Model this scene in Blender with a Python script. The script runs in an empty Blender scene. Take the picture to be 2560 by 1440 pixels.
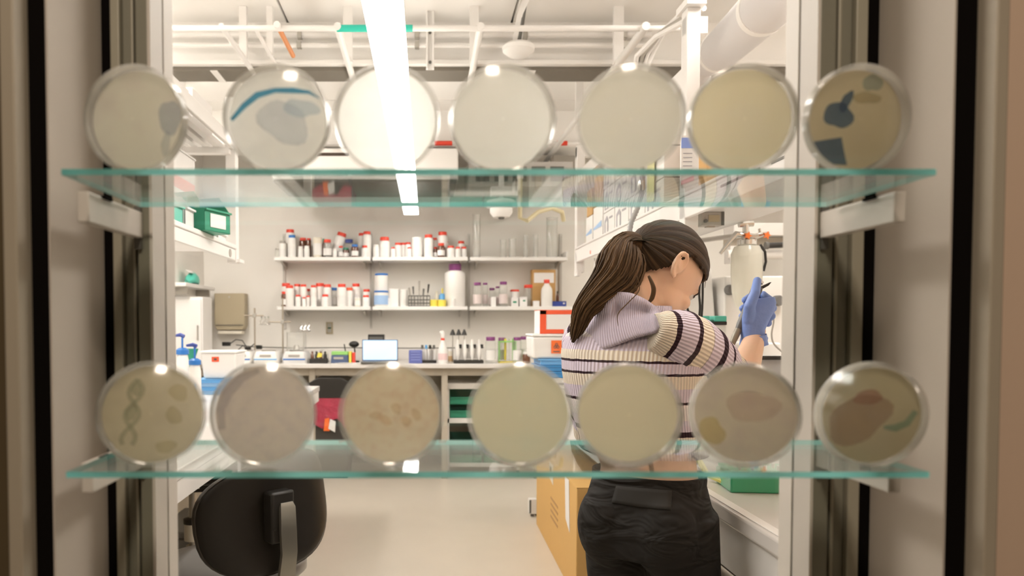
import bpy, bmesh, math, random
from mathutils import Vector, Matrix
from mathutils.bvhtree import BVHTree
random.seed(7)
SC = bpy.context.scene
COL = SC.collection
PI = math.pi

# ------------------------------------------------------------------ camera
FPX, CX, HZ, CAMZ = 1850.0, 1065.0, 808.0, 1.30
PITCH = math.radians(1.85)
CY = HZ + FPX * math.tan(PITCH)
cam_d = bpy.data.cameras.new('camera')
cam = bpy.data.objects.new('camera', cam_d)
COL.objects.link(cam)
cam.location = (0, 0, CAMZ)
cam.rotation_euler = (PI / 2 - PITCH, 0, 0)
cam_d.sensor_width = 36.0
cam_d.lens = FPX / 2560 * 36
cam_d.shift_x = (1280 - CX) / 2560
cam_d.shift_y = (CY - 720) / 2560
cam_d.clip_start = 0.02
cam_d.dof.use_dof = True
cam_d.dof.focus_distance = 1.78
cam_d.dof.aperture_fstop = 4.4
cam_d.dof.aperture_blades = 0
SC.camera = cam

# ------------------------------------------------------------------ world, exposure, big lights
w = bpy.data.worlds.new('world'); SC.world = w; w.use_nodes = True
bg = w.node_tree.nodes['Background']
bg.inputs['Color'].default_value = (1.0, 0.87, 0.70, 1)
bg.inputs['Strength'].default_value = 0.10
SC.view_settings.view_transform = 'Standard'
SC.view_settings.look = 'None'
SC.view_settings.gamma = 1.0
SC.view_settings.use_curve_mapping = False
SC.view_settings.exposure = 1.38
SC.cycles.max_bounces = 10
SC.cycles.diffuse_bounces = 5
SC.cycles.glossy_bounces = 4
SC.cycles.transmission_bounces = 8
SC.cycles.transparent_max_bounces = 24
SC.cycles.sample_clamp_indirect = 6.0
SC.cycles.caustics_reflective = False
SC.cycles.caustics_refractive = False
WARM = (1.0, 0.945, 0.895)

def area(name, loc, sx, sy, power, rot=(0, 0, 0), color=WARM):
    l = bpy.data.lights.new(name, 'AREA'); l.shape = 'RECTANGLE'; l.size = sx; l.size_y = sy
    l.energy = power; l.color = color
    o = bpy.data.objects.new(name, l); COL.objects.link(o); o.location = loc; o.rotation_euler = rot
    return o
# added ceiling panel lamps, out of view, to brighten the lab (their housings are built further down)
FILL_LAMPS = [(-1.45, 2.3, .56, 1.56), (1.5, 2.3, .56, 1.56), (-1.84, 4.6, .26, 1.2), (2.74, 4.6, .26, 1.2)]
for lx, ly, lw, ll in FILL_LAMPS:
    area('fill_lamp_light', (lx, ly, 2.93), lw - .04, ll - .04, 18)
# corridor lamp in front of the window, on the viewer's side
area('corridor_lamp_light', (0.0, -0.35, 2.5), 0.22, 0.22, 8.5, color=(1.0, 0.84, 0.68))

# ------------------------------------------------------------------ helpers
def at(px, py, Y):
    """world point seen at photo pixel (px,py) lying in the vertical plane y = Y"""
    d = Vector(((px - CX) / FPX, math.cos(PITCH) - (CY - py) / FPX * -math.sin(PITCH), 0))
    a, b = (px - CX) / FPX, (CY - py) / FPX
    c, s = math.cos(PITCH), math.sin(PITCH)
    d = Vector((a, c + b * s, -s + b * c))
    return Vector((0, 0, CAMZ)) + d * (Y / d.y)

MATS = {}
def mat(name, col, rough=0.5, metal=0.0, spec=0.5, var=0.0, vscale=8.0, bump=0.0, bscale=60.0, emit=0.0, sss=0.0, coat=0.0, aniso=None):
    if name in MATS: return MATS[name]
    m = bpy.data.materials.new(name); m.use_nodes = True
    nt = m.node_tree; p = nt.nodes['Principled BSDF']
    p.inputs['Base Color'].default_value = (*col, 1)
    p.inputs['Roughness'].default_value = rough
    p.inputs['Metallic'].default_value = metal
    p.inputs['Specular IOR Level'].default_value = spec
    if coat: p.inputs['Coat Weight'].default_value = coat
    if sss:
        p.inputs['Subsurface Weight'].default_value = sss
        p.inputs['Subsurface Radius'].default_value = (0.02, 0.008, 0.004)
        p.inputs['Subsurface Scale'].default_value = 0.3
    if emit:
        p.inputs['Emission Color'].default_value = (*col, 1); p.inputs['Emission Strength'].default_value = emit
    if var or bump:
        tc = nt.nodes.new('ShaderNodeTexCoord')
        n = nt.nodes.new('ShaderNodeTexNoise'); n.inputs['Scale'].default_value = vscale; n.inputs['Detail'].default_value = 4
        nt.links.new(tc.outputs['Object'], n.inputs['Vector'])
        if var:
            mx = nt.nodes.new('ShaderNodeMix'); mx.data_type = 'RGBA'
            mx.inputs[6].default_value = (*[max(0, c * (1 - var)) for c in col], 1)
            mx.inputs[7].default_value = (*[min(1, c * (1 + var)) for c in col], 1)
            nt.links.new(n.outputs['Fac'], mx.inputs[0]); nt.links.new(mx.outputs[2], p.inputs['Base Color'])
        if bump:
            n2 = nt.nodes.new('ShaderNodeTexNoise'); n2.inputs['Scale'].default_value = bscale; n2.inputs['Detail'].default_value = 3
            nt.links.new(tc.outputs['Object'], n2.inputs['Vector'])
            b = nt.nodes.new('ShaderNodeBump'); b.inputs['Strength'].default_value = bump; b.inputs['Distance'].default_value = 0.01
            nt.links.new(n2.outputs['Fac'], b.inputs['Height']); nt.links.new(b.outputs['Normal'], p.inputs['Normal'])
    MATS[name] = m
    return m

def clear_mat(name, tint=(1, 1, 1), haze=0.0, hazecol=(1, 1, 1), rough=0.03, ior=1.5, transl=0.0):
    """thin clear sheet: see-through, Fresnel reflection on both sides, a little milky haze"""
    if name in MATS: return MATS[name]
    m = bpy.data.materials.new(name); m.use_nodes = True; nt = m.node_tree; N = nt.nodes; L = nt.links
    N.clear()
    out = N.new('ShaderNodeOutputMaterial')
    geo = N.new('ShaderNodeNewGeometry')
    mi = N.new('ShaderNodeMix'); mi.data_type = 'FLOAT'; mi.inputs[2].default_value = ior; mi.inputs[3].default_value = 1 / ior
    L.new(geo.outputs['Backfacing'], mi.inputs[0])
    fr = N.new('ShaderNodeFresnel'); L.new(mi.outputs[0], fr.inputs['IOR'])
    tr = N.new('ShaderNodeBsdfTransparent'); tr.inputs['Color'].default_value = (*tint, 1)
    gl = N.new('ShaderNodeBsdfGlossy'); gl.inputs['Roughness'].default_value = rough
    m1 = N.new('ShaderNodeMixShader'); L.new(fr.outputs[0], m1.inputs[0]); L.new(gl.outputs[0], m1.inputs[2])
    if haze:
        df = N.new('ShaderNodeBsdfDiffuse'); df.inputs['Color'].default_value = (*hazecol, 1)
        tl = N.new('ShaderNodeBsdfTranslucent'); tl.inputs['Color'].default_value = (*hazecol, 1)
        md = N.new('ShaderNodeMixShader'); md.inputs[0].default_value = transl
        L.new(df.outputs[0], md.inputs[1]); L.new(tl.outputs[0], md.inputs[2])
        m0 = N.new('ShaderNodeMixShader'); m0.inputs[0].default_value = haze
        L.new(tr.outputs[0], m0.inputs[1]); L.new(md.outputs[0], m0.inputs[2])
        L.new(m0.outputs[0], m1.inputs[1])
    else:
        L.new(tr.outputs[0], m1.inputs[1])
    L.new(m1.outputs[0], out.inputs['Surface'])
    MATS[name] = m
    return m

class MB:
    """collects simple shapes and links them as ONE mesh object"""
    def __init__(s): s.v = []; s.f = []; s.m = []; s.uv = []
    def add(s, vs, fs, mi=0, uvs=None):
        o = len(s.v); s.v += [tuple(x) for x in vs]
        for i, f in enumerate(fs):
            s.f.append([o + k for k in f]); s.m.append(mi); s.uv.append(uvs[i] if uvs else None)
        return s
    def box(s, c, d, rz=0.0, mi=0, M=None):
        x, y, z = d[0] / 2, d[1] / 2, d[2] / 2
        R = M if M is not None else Matrix.Rotation(rz, 3, 'Z')
        c = Vector(c)
        vs = [c + R @ Vector(p) for p in ((-x, -y, -z), (x, -y, -z), (x, y, -z), (-x, y, -z), (-x, -y, z), (x, -y, z), (x, y, z), (-x, y, z))]
        return s.add(vs, [(0, 3, 2, 1), (4, 5, 6, 7), (0, 1, 5, 4), (1, 2, 6, 5), (2, 3, 7, 6), (3, 0, 4, 7)], mi)
    def bx(s, x0, x1, y0, y1, z0, z1, mi=0):
        return s.box(((x0 + x1) / 2, (y0 + y1) / 2, (z0 + z1) / 2), (abs(x1 - x0), abs(y1 - y0), abs(z1 - z0)), mi=mi)
    def loft(s, rings, mi=0, cap=True, uvf=None, closed=True):
        n = len(rings[0]); vs = [p for r in rings for p in r]; fs = []; uvs = []
        for i in range(len(rings) - 1):
            for j in range(n if closed else n - 1):
                k = (j + 1) % n
                fs.append((i * n + j, i * n + k, (i + 1) * n + k, (i + 1) * n + j))
                if uvf:
                    uvs.append([uvf(i, j), uvf(i, j + 1), uvf(i + 1, j + 1), uvf(i + 1, j)])
        if cap and closed:
            fs.append(tuple(range(n - 1, -1, -1))); fs.append(tuple((len(rings) - 1) * n + j for j in range(n)))
            if uvf: uvs.append([uvf(0, j) for j in range(n - 1, -1, -1)]); uvs.append([uvf(len(rings) - 1, j) for j in range(n)])
        return s.add(vs, fs, mi, uvs if uvf else None)
    def lathe(s, prof, n=20, c=(0, 0, 0), mi=0, M=None, cap=True):
        c = Vector(c); rings = []
        for r, z in prof:
            ring = []
            for j in range(n):
                a = 2 * PI * j / n
                p = Vector((r * math.cos(a), r * math.sin(a), z))
                ring.append(c + (M @ p if M is not None else p))
            rings.append(ring)
        return s.loft(rings, mi, cap)
    def tube(s, pts, r, n=8, mi=0, cap=True):
        pts = [Vector(p) for p in pts]; rings = []
        up = None
        for i, p in enumerate(pts):
            t = (pts[min(i + 1, len(pts) - 1)] - pts[max(i - 1, 0)])
            if t.length < 1e-9: t = Vector((0, 0, 1))
            t.normalize()
            if up is None:
                up = t.orthogonal().normalized()
            else:
                up = (up - t * up.dot(t))
                up = up.normalized() if up.length > 1e-6 else t.orthogonal().normalized()
            b = t.cross(up)
            rr = r[i] if isinstance(r, (list, tuple)) else r
            rings.append([p + (up * math.cos(2 * PI * j / n) + b * math.sin(2 * PI * j / n)) * rr for j in range(n)])
        return s.loft(rings, mi, cap)
    def cyl(s, p0, p1, r0, r1=None, n=14, mi=0):
        return s.tube([p0, p1], [r0, r0 if r1 is None else r1], n, mi)
    def prism(s, poly, vec, mi=0):
        n = len(poly); vec = Vector(vec); a = [Vector(p) for p in poly]; b = [p + vec for p in a]
        fs = [tuple(range(n - 1, -1, -1)), tuple(range(n, 2 * n))] + [(j, (j + 1) % n, n + (j + 1) % n, n + j) for j in range(n)]
        return s.add(a + b, fs, mi)
    def ball(s, c, d, n=16, m=10, mi=0, M=None):
        c = Vector(c); rings = []
        for i in range(m + 1):
            t = PI * i / m; t = min(max(t, 0.02), PI - 0.02)
            ring = []
            for j in range(n):
                p = Vector((d[0] * math.sin(t) * math.cos(2 * PI * j / n), d[1] * math.sin(t) * math.sin(2 * PI * j / n), -d[2] * math.cos(t)))
                ring.append(c + (M @ p if M is not None else p))
            rings.append(ring)
        return s.loft(rings, mi)
    def build(s, name, mats, parent=None, world=False, bev=0.0, sharp=40, seg=2, smooth=True):
        me = bpy.data.meshes.new(name)
        vs = s.v
        if world and parent is not None:
            q = parent.matrix_basis.inverted()
            if parent.parent is not None: q = q @ parent.parent.matrix_basis.inverted()
            vs = [q @ Vector(p) for p in vs]
        me.from_pydata([tuple(p) for p in vs], [], s.f)
        if not isinstance(mats, (list, tuple)): mats = [mats]
        for m in mats: me.materials.append(m)
        if len(mats) > 1: me.polygons.foreach_set('material_index', s.m)
        if any(u is not None for u in s.uv):
            uvl = me.uv_layers.new(name='UVMap')
            for p, u in zip(me.polygons, s.uv):
                if u is not None:
                    for li, q in zip(p.loop_indices, u): uvl.data[li].uv = q
        if smooth:
            me.polygons.foreach_set('use_smooth', [True] * len(me.polygons))
            me.set_sharp_from_angle(angle=math.radians(sharp))
        me.update()
        o = bpy.data.objects.new(name, me); COL.objects.link(o)
        if parent is not None: o.parent = parent
        if bev:
            b = o.modifiers.new('bevel', 'BEVEL'); b.width = bev; b.segments = seg; b.limit_method = 'ANGLE'; b.angle_limit = math.radians(50)
        return o

def thing(name, label, cat, loc=(0, 0, 0), rz=0.0, group=None, rot=None):
    o = bpy.data.objects.new(name, None); COL.objects.link(o); o.empty_display_size = 0.05
    o.location = loc; o.rotation_euler = rot if rot is not None else (0, 0, rz)
    o['label'] = label; o['category'] = cat
    if group: o['group'] = group
    return o
def tag(o, label, cat, group=None):
    o['label'] = label; o['category'] = cat
    if group: o['group'] = group
    return o
def struct(o): o['kind'] = 'structure'; return o
def part_label(o, label): o['label'] = label; return o

def remesh(mb, voxel, name, mats, parent=None, world=False, smooth_it=6, fac=0.5):
    """join overlapping closed shapes into one continuous skin"""
    o = mb.build(name + '_src', mats, None)
    r = o.modifiers.new('r', 'REMESH'); r.mode = 'VOXEL'; r.voxel_size = voxel; r.use_smooth_shade = True
    sm = o.modifiers.new('s', 'SMOOTH'); sm.factor = fac; sm.iterations = smooth_it
    dg = bpy.context.evaluated_depsgraph_get()
    me = bpy.data.meshes.new_from_object(o.evaluated_get(dg), preserve_all_data_layers=False, depsgraph=dg)
    me.name = name
    bpy.data.objects.remove(o)
    if world and parent is not None: me.transform(parent.matrix_basis.inverted())
    me.materials.clear()
    for m in (mats if isinstance(mats, (list, tuple)) else [mats]): me.materials.append(m)
    me.polygons.foreach_set('use_smooth', [True] * len(me.polygons))
    q = bpy.data.objects.new(name, me); COL.objects.link(q)
    if parent is not None: q.parent = parent
    return q

# ------------------------------------------------------------------ materials
WALL = mat('wall_paint', (0.80, 0.77, 0.72), 0.7, var=0.03, vscale=2, bump=0.05)
CEIL = mat('ceiling_paint', (0.84, 0.82, 0.79), 0.75, var=0.02, vscale=3)
FLOOR = mat('floor_vinyl', (0.60, 0.54, 0.455), 0.32, var=0.05, vscale=5, spec=0.4)
WHITE = mat('white_steel', (0.82, 0.80, 0.775), 0.4, var=0.015)
BENCH = mat('bench_laminate', (0.74, 0.71, 0.68), 0.25, var=0.03, vscale=12)
GREYP = mat('grey_panel', (0.42, 0.39, 0.35), 0.5, var=0.04)
BEIGEP = mat('beige_panel', (0.50, 0.45, 0.37), 0.6, var=0.04)
DARKG = mat('dark_grey_metal', (0.13, 0.125, 0.115), 0.45, var=0.1)
BLACK = mat('black_plastic', (0.012, 0.011, 0.010), 0.45)
RUBBER = mat('black_rubber', (0.005, 0.004, 0.0035), 0.9, spec=0.05)
CHROME = mat('chrome', (0.75, 0.74, 0.72), 0.15, metal=1.0)
STEEL = mat('brushed_steel', (0.5, 0.48, 0.44), 0.35, metal=1.0)
ALU = mat('bronze_aluminium', (0.235, 0.225, 0.175), 0.5, metal=0.1, var=0.06)
ALUL = mat('light_aluminium', (0.38, 0.355, 0.28), 0.45, metal=0.1, var=0.04)
FRAMEW = mat('frame_paint', (0.66, 0.61, 0.55), 0.45, var=0.02)
LINER = mat('liner_paint', (0.56, 0.50, 0.43), 0.55, var=0.02, vscale=4)
BROWN = mat('brown_wall', (0.085, 0.058, 0.024), 0.7, var=0.05, vscale=3)
PINK = mat('pinkish_wall', (0.62, 0.46, 0.345), 0.7, var=0.03, vscale=3)
TRIMB = mat('beige_trim', (0.40, 0.345, 0.265), 0.5, var=0.03)
PLW = mat('white_plastic', (0.84, 0.82, 0.79), 0.4)
PLCREAM = mat('cream_plastic', (0.78, 0.72, 0.60), 0.45)
RED = mat('red_cap', (0.78, 0.06, 0.03), 0.4)
REDO = mat('red_orange', (0.85, 0.11, 0.04), 0.45)
ORANGE = mat('orange_label', (0.9, 0.17, 0.03), 0.5)
AMBER = mat('amber_glass', (0.13, 0.045, 0.02), 0.15, coat=0.4)
NAVY = mat('navy_plastic', (0.03, 0.06, 0.30), 0.35)
BLUE = mat('blue_plastic', (0.03, 0.18, 0.55), 0.35)
SKYB = mat('sky_blue_plastic', (0.14, 0.42, 0.78), 0.35)
PURPLE = mat('purple_cap', (0.23, 0.05, 0.20), 0.4)
GREEN = mat('green_bin', (0.03, 0.28, 0.17), 0.4, var=0.06)
TEAL = mat('teal_plastic', (0.09, 0.50, 0.39), 0.4)
DKGREEN = mat('dark_green', (0.01, 0.09, 0.06), 0.5)
YELLOW = mat('yellow_plastic', (0.85, 0.70, 0.10), 0.4)
LIME = mat('lime_plastic', (0.30, 0.62, 0.18), 0.4)
CARD = mat('cardboard', (0.56, 0.335, 0.13), 0.75, var=0.05, vscale=14, bump=0.05)
CARDK = mat('cardboard_shipping', (0.66, 0.40, 0.135), 0.7, var=0.03, vscale=10)
PAPER = mat('paper_white', (0.80, 0.78, 0.76), 0.7)
PRINT = mat('dark_print', (0.10, 0.09, 0.085), 0.7)
GREYPR = mat('grey_print', (0.40, 0.39, 0.42), 0.7)
TAN = mat('tan_plastic', (0.44, 0.37, 0.25), 0.5, var=0.03)
CLEAR = clear_mat('clear_glass', (0.96, 0.97, 0.96), 0.10, (0.85, 0.85, 0.8))
CLEARP = clear_mat('clear_plastic', (0.95, 0.95, 0.94), 0.22, (0.85, 0.84, 0.8))
PANE = clear_mat('window_glass', (0.985, 0.99, 0.985))
SHELFG = clear_mat('shelf_glass', (0.94, 0.975, 0.965), 0.035, (0.8, 0.9, 0.88))
VINYL = mat('black_vinyl', (0.014, 0.012, 0.010), 0.42, spec=0.4, bump=0.06, bscale=9)
LAMP = bpy.data.materials.new('lamp_diffuser'); LAMP.use_nodes = True
_p = LAMP.node_tree.nodes['Principled BSDF']; _p.inputs['Emission Color'].default_value = (1.0, 0.95, 0.89, 1); _p.inputs['Emission Strength'].default_value = 7.0
LAMP2 = bpy.data.materials.new('panel_diffuser'); LAMP2.use_nodes = True
_p = LAMP2.node_tree.nodes['Principled BSDF']; _p.inputs['Emission Color'].default_value = (1.0, 0.93, 0.84, 1); _p.inputs['Emission Strength'].default_value = 3.0
SCREEN = mat('lit_screen', (0.45, 0.66, 0.95), 0.4, emit=0.42)

# ================================================================== THE SETTING
XL, XR, YB, ZC = -2.05, 3.0, 6.85, 2.99
YW0, YW1, YW2 = 0.758, 0.882, 0.942          # window wall: corridor face, frame face, lab face
XA, XB = -0.384, 0.535                        # window liner, left and right
struct(MB().bx(-3.2, 4.2, -1.6, YB + 0.1, -0.1, 0.0).build('floor', FLOOR))
ceil = struct(MB().bx(XL - 0.1, XR + 0.1, YW2 - 0.06, YB + 0.1, ZC + 0.03, ZC + 0.13).build('ceiling', CEIL))
pan = None
for i in range(4):
    for j in range(10):
        if pan is None:
            pan = MB().box((0, 0, 0), (1.25, 0.575, 0.03)).build('panel', CEIL, ceil, bev=0.004); o = pan
        else:
            o = pan.copy(); COL.objects.link(o); o.parent = ceil
        o.location = (XL + 0.64 + i * 1.262, 0.95 + 0.3 + j * 0.59, ZC + 0.015)
struct(MB().bx(XL - 0.1, XR + 0.1, YB, YB + 0.1, 0, ZC + 0.03).build('wall_back', WALL))
struct(MB().bx(XL - 0.1, XL, YW2, YB, 0, ZC + 0.03).build('wall_left', WALL))
struct(MB().bx(XR, XR + 0.1, YW2, YB, 0, ZC + 0.03).build('wall_right', WALL))
ZS, ZH = 0.62, 2.35                           # window sill and head
mb = MB().bx(-3.2, XA - 0.031, YW0 - 0.018, YW2, 0, 3.1)
struct(mb.build('wall_front_left', BROWN))
mb = MB().bx(XB + 0.0325, 4.2, YW0 - 0.018, YW2, 0, 3.1)
struct(mb.build('wall_front_right', PINK))
struct(MB().bx(XA - 0.031, XB + 0.0325, YW0 - 0.0, YW2, 0, ZS).build('wall_front_sill', WALL))
struct(MB().bx(XA - 0.031, XB + 0.0325, YW0 - 0.0, YW2, ZH, 3.1).build('wall_front_head', WALL))
struct(MB().bx(-3.2, 4.2, -1.7, -1.6, 0, 3.1).build('wall_corridor', BROWN))
struct(MB().bx(-3.2, 4.2, -1.6, YW0 - 0.018, 3.0, 3.1).build('ceiling_corridor', CEIL))
struct(MB().bx(XA - 0.031, XA - 0.0165, YW0 - 0.030, YW0, ZS, ZH).build('trim_1', TRIMB, bev=0.002))
struct(MB().bx(XB + 0.0195, XB + 0.0325, YW0 - 0.030, YW0, ZS, ZH).build('trim_2', TRIMB, bev=0.002))
# ---- window: gaskets, liner, frame posts, pane
win = bpy.data.objects.new('window_1', None); COL.objects.link(win); struct(win); win.location = (0.0755, YW1, ZS)
for x0, x1 in ((XA - 0.0165, XA), (XB, XB + 0.0195)):
    part_label(MB().bx(x0, x1, YW0 - 0.004, YW2, ZS, ZH).build('gasket', RUBBER, win, True), 'black rubber gasket strip')
for x0, x1 in ((XA - 0.0, XA + 0.002), (XB - 0.002, XB)):
    part_label(MB().bx(x0, x1, YW0 - 0.002, YW1, ZS, ZH).build('liner_panel', LINER, win, True), 'pale painted reveal panel')
for sgn, xo, xi in ((1, XA + 0.002, -0.323), (-1, XB - 0.002, 0.4575)):
    # from outside to inside: black seal, light bead, dark channel, thin light fin, dark channel
    W = abs(xi - xo)
    segs = [(0.00, 0.18, 0.0, RUBBER, 'seal'), (0.18, 0.37, -0.002, ALUL, 'bead'), (0.37, 0.60, 0.006, ALU, 'channel'),
            (0.60, 0.66, -0.004, ALUL, 'fin'), (0.66, 0.75, 0.008, DARKG, 'slot'), (0.75, 1.0, -0.012, ALU, 'post')]
    for a, b, dy, m_, nm in segs:
        xa, xb = xo + sgn * W * a, xo + sgn * W * b
        MB().bx(min(xa, xb), max(xa, xb), YW1 + dy, YW2, ZS, ZH).build(nm, m_, win, True, bev=0.0015)
    xj0, xj1 = xi, xi + sgn * 0.003
    MB().bx(min(xi - sgn * .0005, xj1), max(xi - sgn * .0005, xj1), YW1 - 0.0125, 0.909, ZS, ZH).build('jamb', FRAMEW, win, True)
    MB().bx(min(xi - sgn * .0005, xj1), max(xi - sgn * .0005, xj1), 0.9145, YW2 + .004, ZS, ZH).build('jamb', FRAMEW, win, True)
    MB().bx(min(xi - sgn * .0005, xi + sgn * .001), max(xi - sgn * .0005, xi + sgn * .001), 0.909, 0.9145, ZS, ZH).build('glazing_seal', DARKG, win, True)
MB().bx(-0.323, 0.4575, 0.910, 0.9135, ZS, ZH).build('pane', PANE, win, True)

# ================================================================== GLASS SHELVES, BRACKETS, PETRI DISHES
YS0, YS1 = 0.656, 0.835
ZU = at(1250, 430, YS0).z; ZL_ = at(1250, 1187, YS0).z
GT = 0.0054
XS0, XS1 = -0.321, 0.449
EDGE = bpy.data.materials.new('glass_edge_teal'); EDGE.use_nodes = True
_n = EDGE.node_tree; _n.nodes.clear()
_o = _n.nodes.new('ShaderNodeOutputMaterial'); _d = _n.nodes.new('ShaderNodeBsdfPrincipled'); _t = _n.nodes.new('ShaderNodeBsdfTranslucent'); _mx = _n.nodes.new('ShaderNodeMixShader')
_d.inputs['Base Color'].default_value = (0.16, 0.5, 0.47, 1); _d.inputs['Roughness'].default_value = 0.1
_t.inputs['Color'].default_value = (0.38, 0.95, 0.90, 1); _mx.inputs[0].default_value = 0.55
_tc = _n.nodes.new('ShaderNodeTexCoord'); _no = _n.nodes.new('ShaderNodeTexNoise'); _no.inputs['Scale'].default_value = 14; _mp = _n.nodes.new('ShaderNodeMapping'); _mp.inputs['Scale'].default_value = (1, 0.2, 0.2)
_n.links.new(_tc.outputs['Object'], _mp.inputs[0]); _n.links.new(_mp.outputs[0], _no.inputs['Vector'])
_cr = _n.nodes.new('ShaderNodeValToRGB'); _cr.color_ramp.elements[0].position = 0.35; _cr.color_ramp.elements[0].color = (0.05, 0.22, 0.20, 1); _cr.color_ramp.elements[1].position = 0.62; _cr.color_ramp.elements[1].color = (0.30, 0.68, 0.65, 1)
_n.links.new(_no.outputs['Fac'], _cr.inputs[0]); _n.links.new(_cr.outputs[0], _d.inputs['Base Color'])
_n.links.new(_d.outputs[0], _mx.inputs[1]); _n.links.new(_t.outputs[0], _mx.inputs[2]); _n.links.new(_mx.outputs[0], _o.inputs[0])
for zc, lb in ((ZU, 'upper clear glass shelf with teal edge holding the top row of petri dishes'), (ZL_, 'lower clear glass shelf with teal edge holding the bottom row of petri dishes')):
    t = thing('glass_shelf', lb, 'shelf', ((XS0 + XS1) / 2, (YS0 + YS1) / 2, zc - GT / 2))
    hx, hy = (XS1 - XS0) / 2, (YS1 - YS0) / 2
    mb = MB().box((0, 0, GT / 2), (2 * hx, 2 * hy, GT))
    mb.m = [0, 0, 1, 1, 1, 1]
    mb.build('glass_sheet', [SHELFG, EDGE], t, smooth=False)
LBL = {(0, 0): 'left', (0, 1): 'right'}
for zc, row in ((ZU, 'upper'), (ZL_, 'lower')):
    for side, xb in (('left', -0.337), ('right', 0.466)):
        t = thing('shelf_bracket', 'painted metal bracket under the %s end of the %s glass shelf' % (side, row), 'bracket', (xb, 0.80, zc - GT / 2 - 0.031))
        MB().box((0, 0.0, 0.015), (0.012, 0.138, 0.030)).build('arm', FRAMEW, t, bev=0.0012)
        MB().box((0.004 if side == 'left' else -0.004, -0.03, 0.0295), (0.010, 0.02, 0.003)).build('pad', RUBBER, t)
        sg = 1 if side == 'left' else -1
        MB().box((sg * 0.001, 0.068, 0.012), (0.008, 0.006, 0.05)).build('hook', DARKG, t)

def agar_mat(name, col, blotch, bscale=18, amt=0.5, trans=0.22, seed=0.0):
    m = bpy.data.materials.new(name); m.use_nodes = True; nt = m.node_tree; N = nt.nodes; L = nt.links; N.clear()
    out = N.new('ShaderNodeOutputMaterial')
    tc = N.new('ShaderNodeTexCoord'); mp = N.new('ShaderNodeMapping'); mp.inputs['Location'].default_value = (seed, seed * 2, 0)
    L.new(tc.outputs['Object'], mp.inputs[0])
    no = N.new('ShaderNodeTexNoise'); no.inputs['Scale'].default_value = bscale * 3.5; no.inputs['Detail'].default_value = 5
    L.new(mp.outputs[0], no.inputs['Vector'])
    cr = N.new('ShaderNodeValToRGB'); cr.color_ramp.elements[0].position = 0.45; cr.color_ramp.elements[1].position = 0.75
    cr.color_ramp.elements[0].color = (*col, 1); cr.color_ramp.elements[1].color = (*[c * (1 - amt) + b * amt for c, b in zip(col, blotch)], 1)
    L.new(no.outputs['Fac'], cr.inputs[0])
    df = N.new('ShaderNodeBsdfPrincipled'); df.inputs['Roughness'].default_value = 0.35
    tl = N.new('ShaderNodeBsdfTranslucent'); tr = N.new('ShaderNodeBsdfTransparent')
    L.new(cr.outputs[0], df.inputs['Base Color']); L.new(cr.outputs[0], tl.inputs[0])
    rf = N.new('ShaderNodeBsdfRefraction'); rf.inputs['Roughness'].default_value = 0.55; rf.inputs['IOR'].default_value = 1.35
    hs = N.new('ShaderNodeMix'); hs.data_type = 'RGBA'; hs.inputs[0].default_value = 0.8; hs.inputs[7].default_value = (1, 1, 1, 1)
    L.new(cr.outputs[0], hs.inputs[6]); L.new(hs.outputs[2], rf.inputs[0])
    m9 = N.new('ShaderNodeMixShader'); m9.inputs[0].default_value = 0.42; L.new(tl.outputs[0], m9.inputs[1]); L.new(rf.outputs[0], m9.inputs[2])
    m1 = N.new('ShaderNodeMixShader'); m1.inputs[0].default_value = 0.86; L.new(df.outputs[0], m1.inputs[1]); L.new(m9.outputs[0], m1.inputs[2])
    m2 = N.new('ShaderNodeMixShader'); m2.inputs[0].default_value = trans * 0.6; L.new(m1.outputs[0], m2.inputs[1]); L.new(tr.outputs[0], m2.inputs[2])
    L.new(m2.outputs[0], out.inputs[0])
    return m
DISHP = clear_mat('dish_plastic', (0.975, 0.975, 0.965), 0.05, (0.9, 0.88, 0.82), rough=0.12, transl=0.75)
DISHW = clear_mat('dish_wall_plastic', (0.95, 0.95, 0.93), 0.50, (0.99, 0.97, 0.92), rough=0.12, transl=0.7)
STAINS = {}
def stain_mat(col):
    k = 'culture_%d_%d_%d' % tuple(int(c * 255) for c in col)
    if k in STAINS: return STAINS[k]
    mxc = max(col); ex = .5 if min(col) / mxc < .5 else .30
    tn = tuple((c / mxc * (.74 + .26 * mxc)) ** ex for c in col)
    m = clear_mat(k, tn, 0.36 if ex == .5 else 0.10, col, rough=0.5, ior=1.02, transl=0.8); STAINS[k] = m; return m
RL, TD = 0.0482, 0.0155
SPX = 0.0957 / 268
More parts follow.
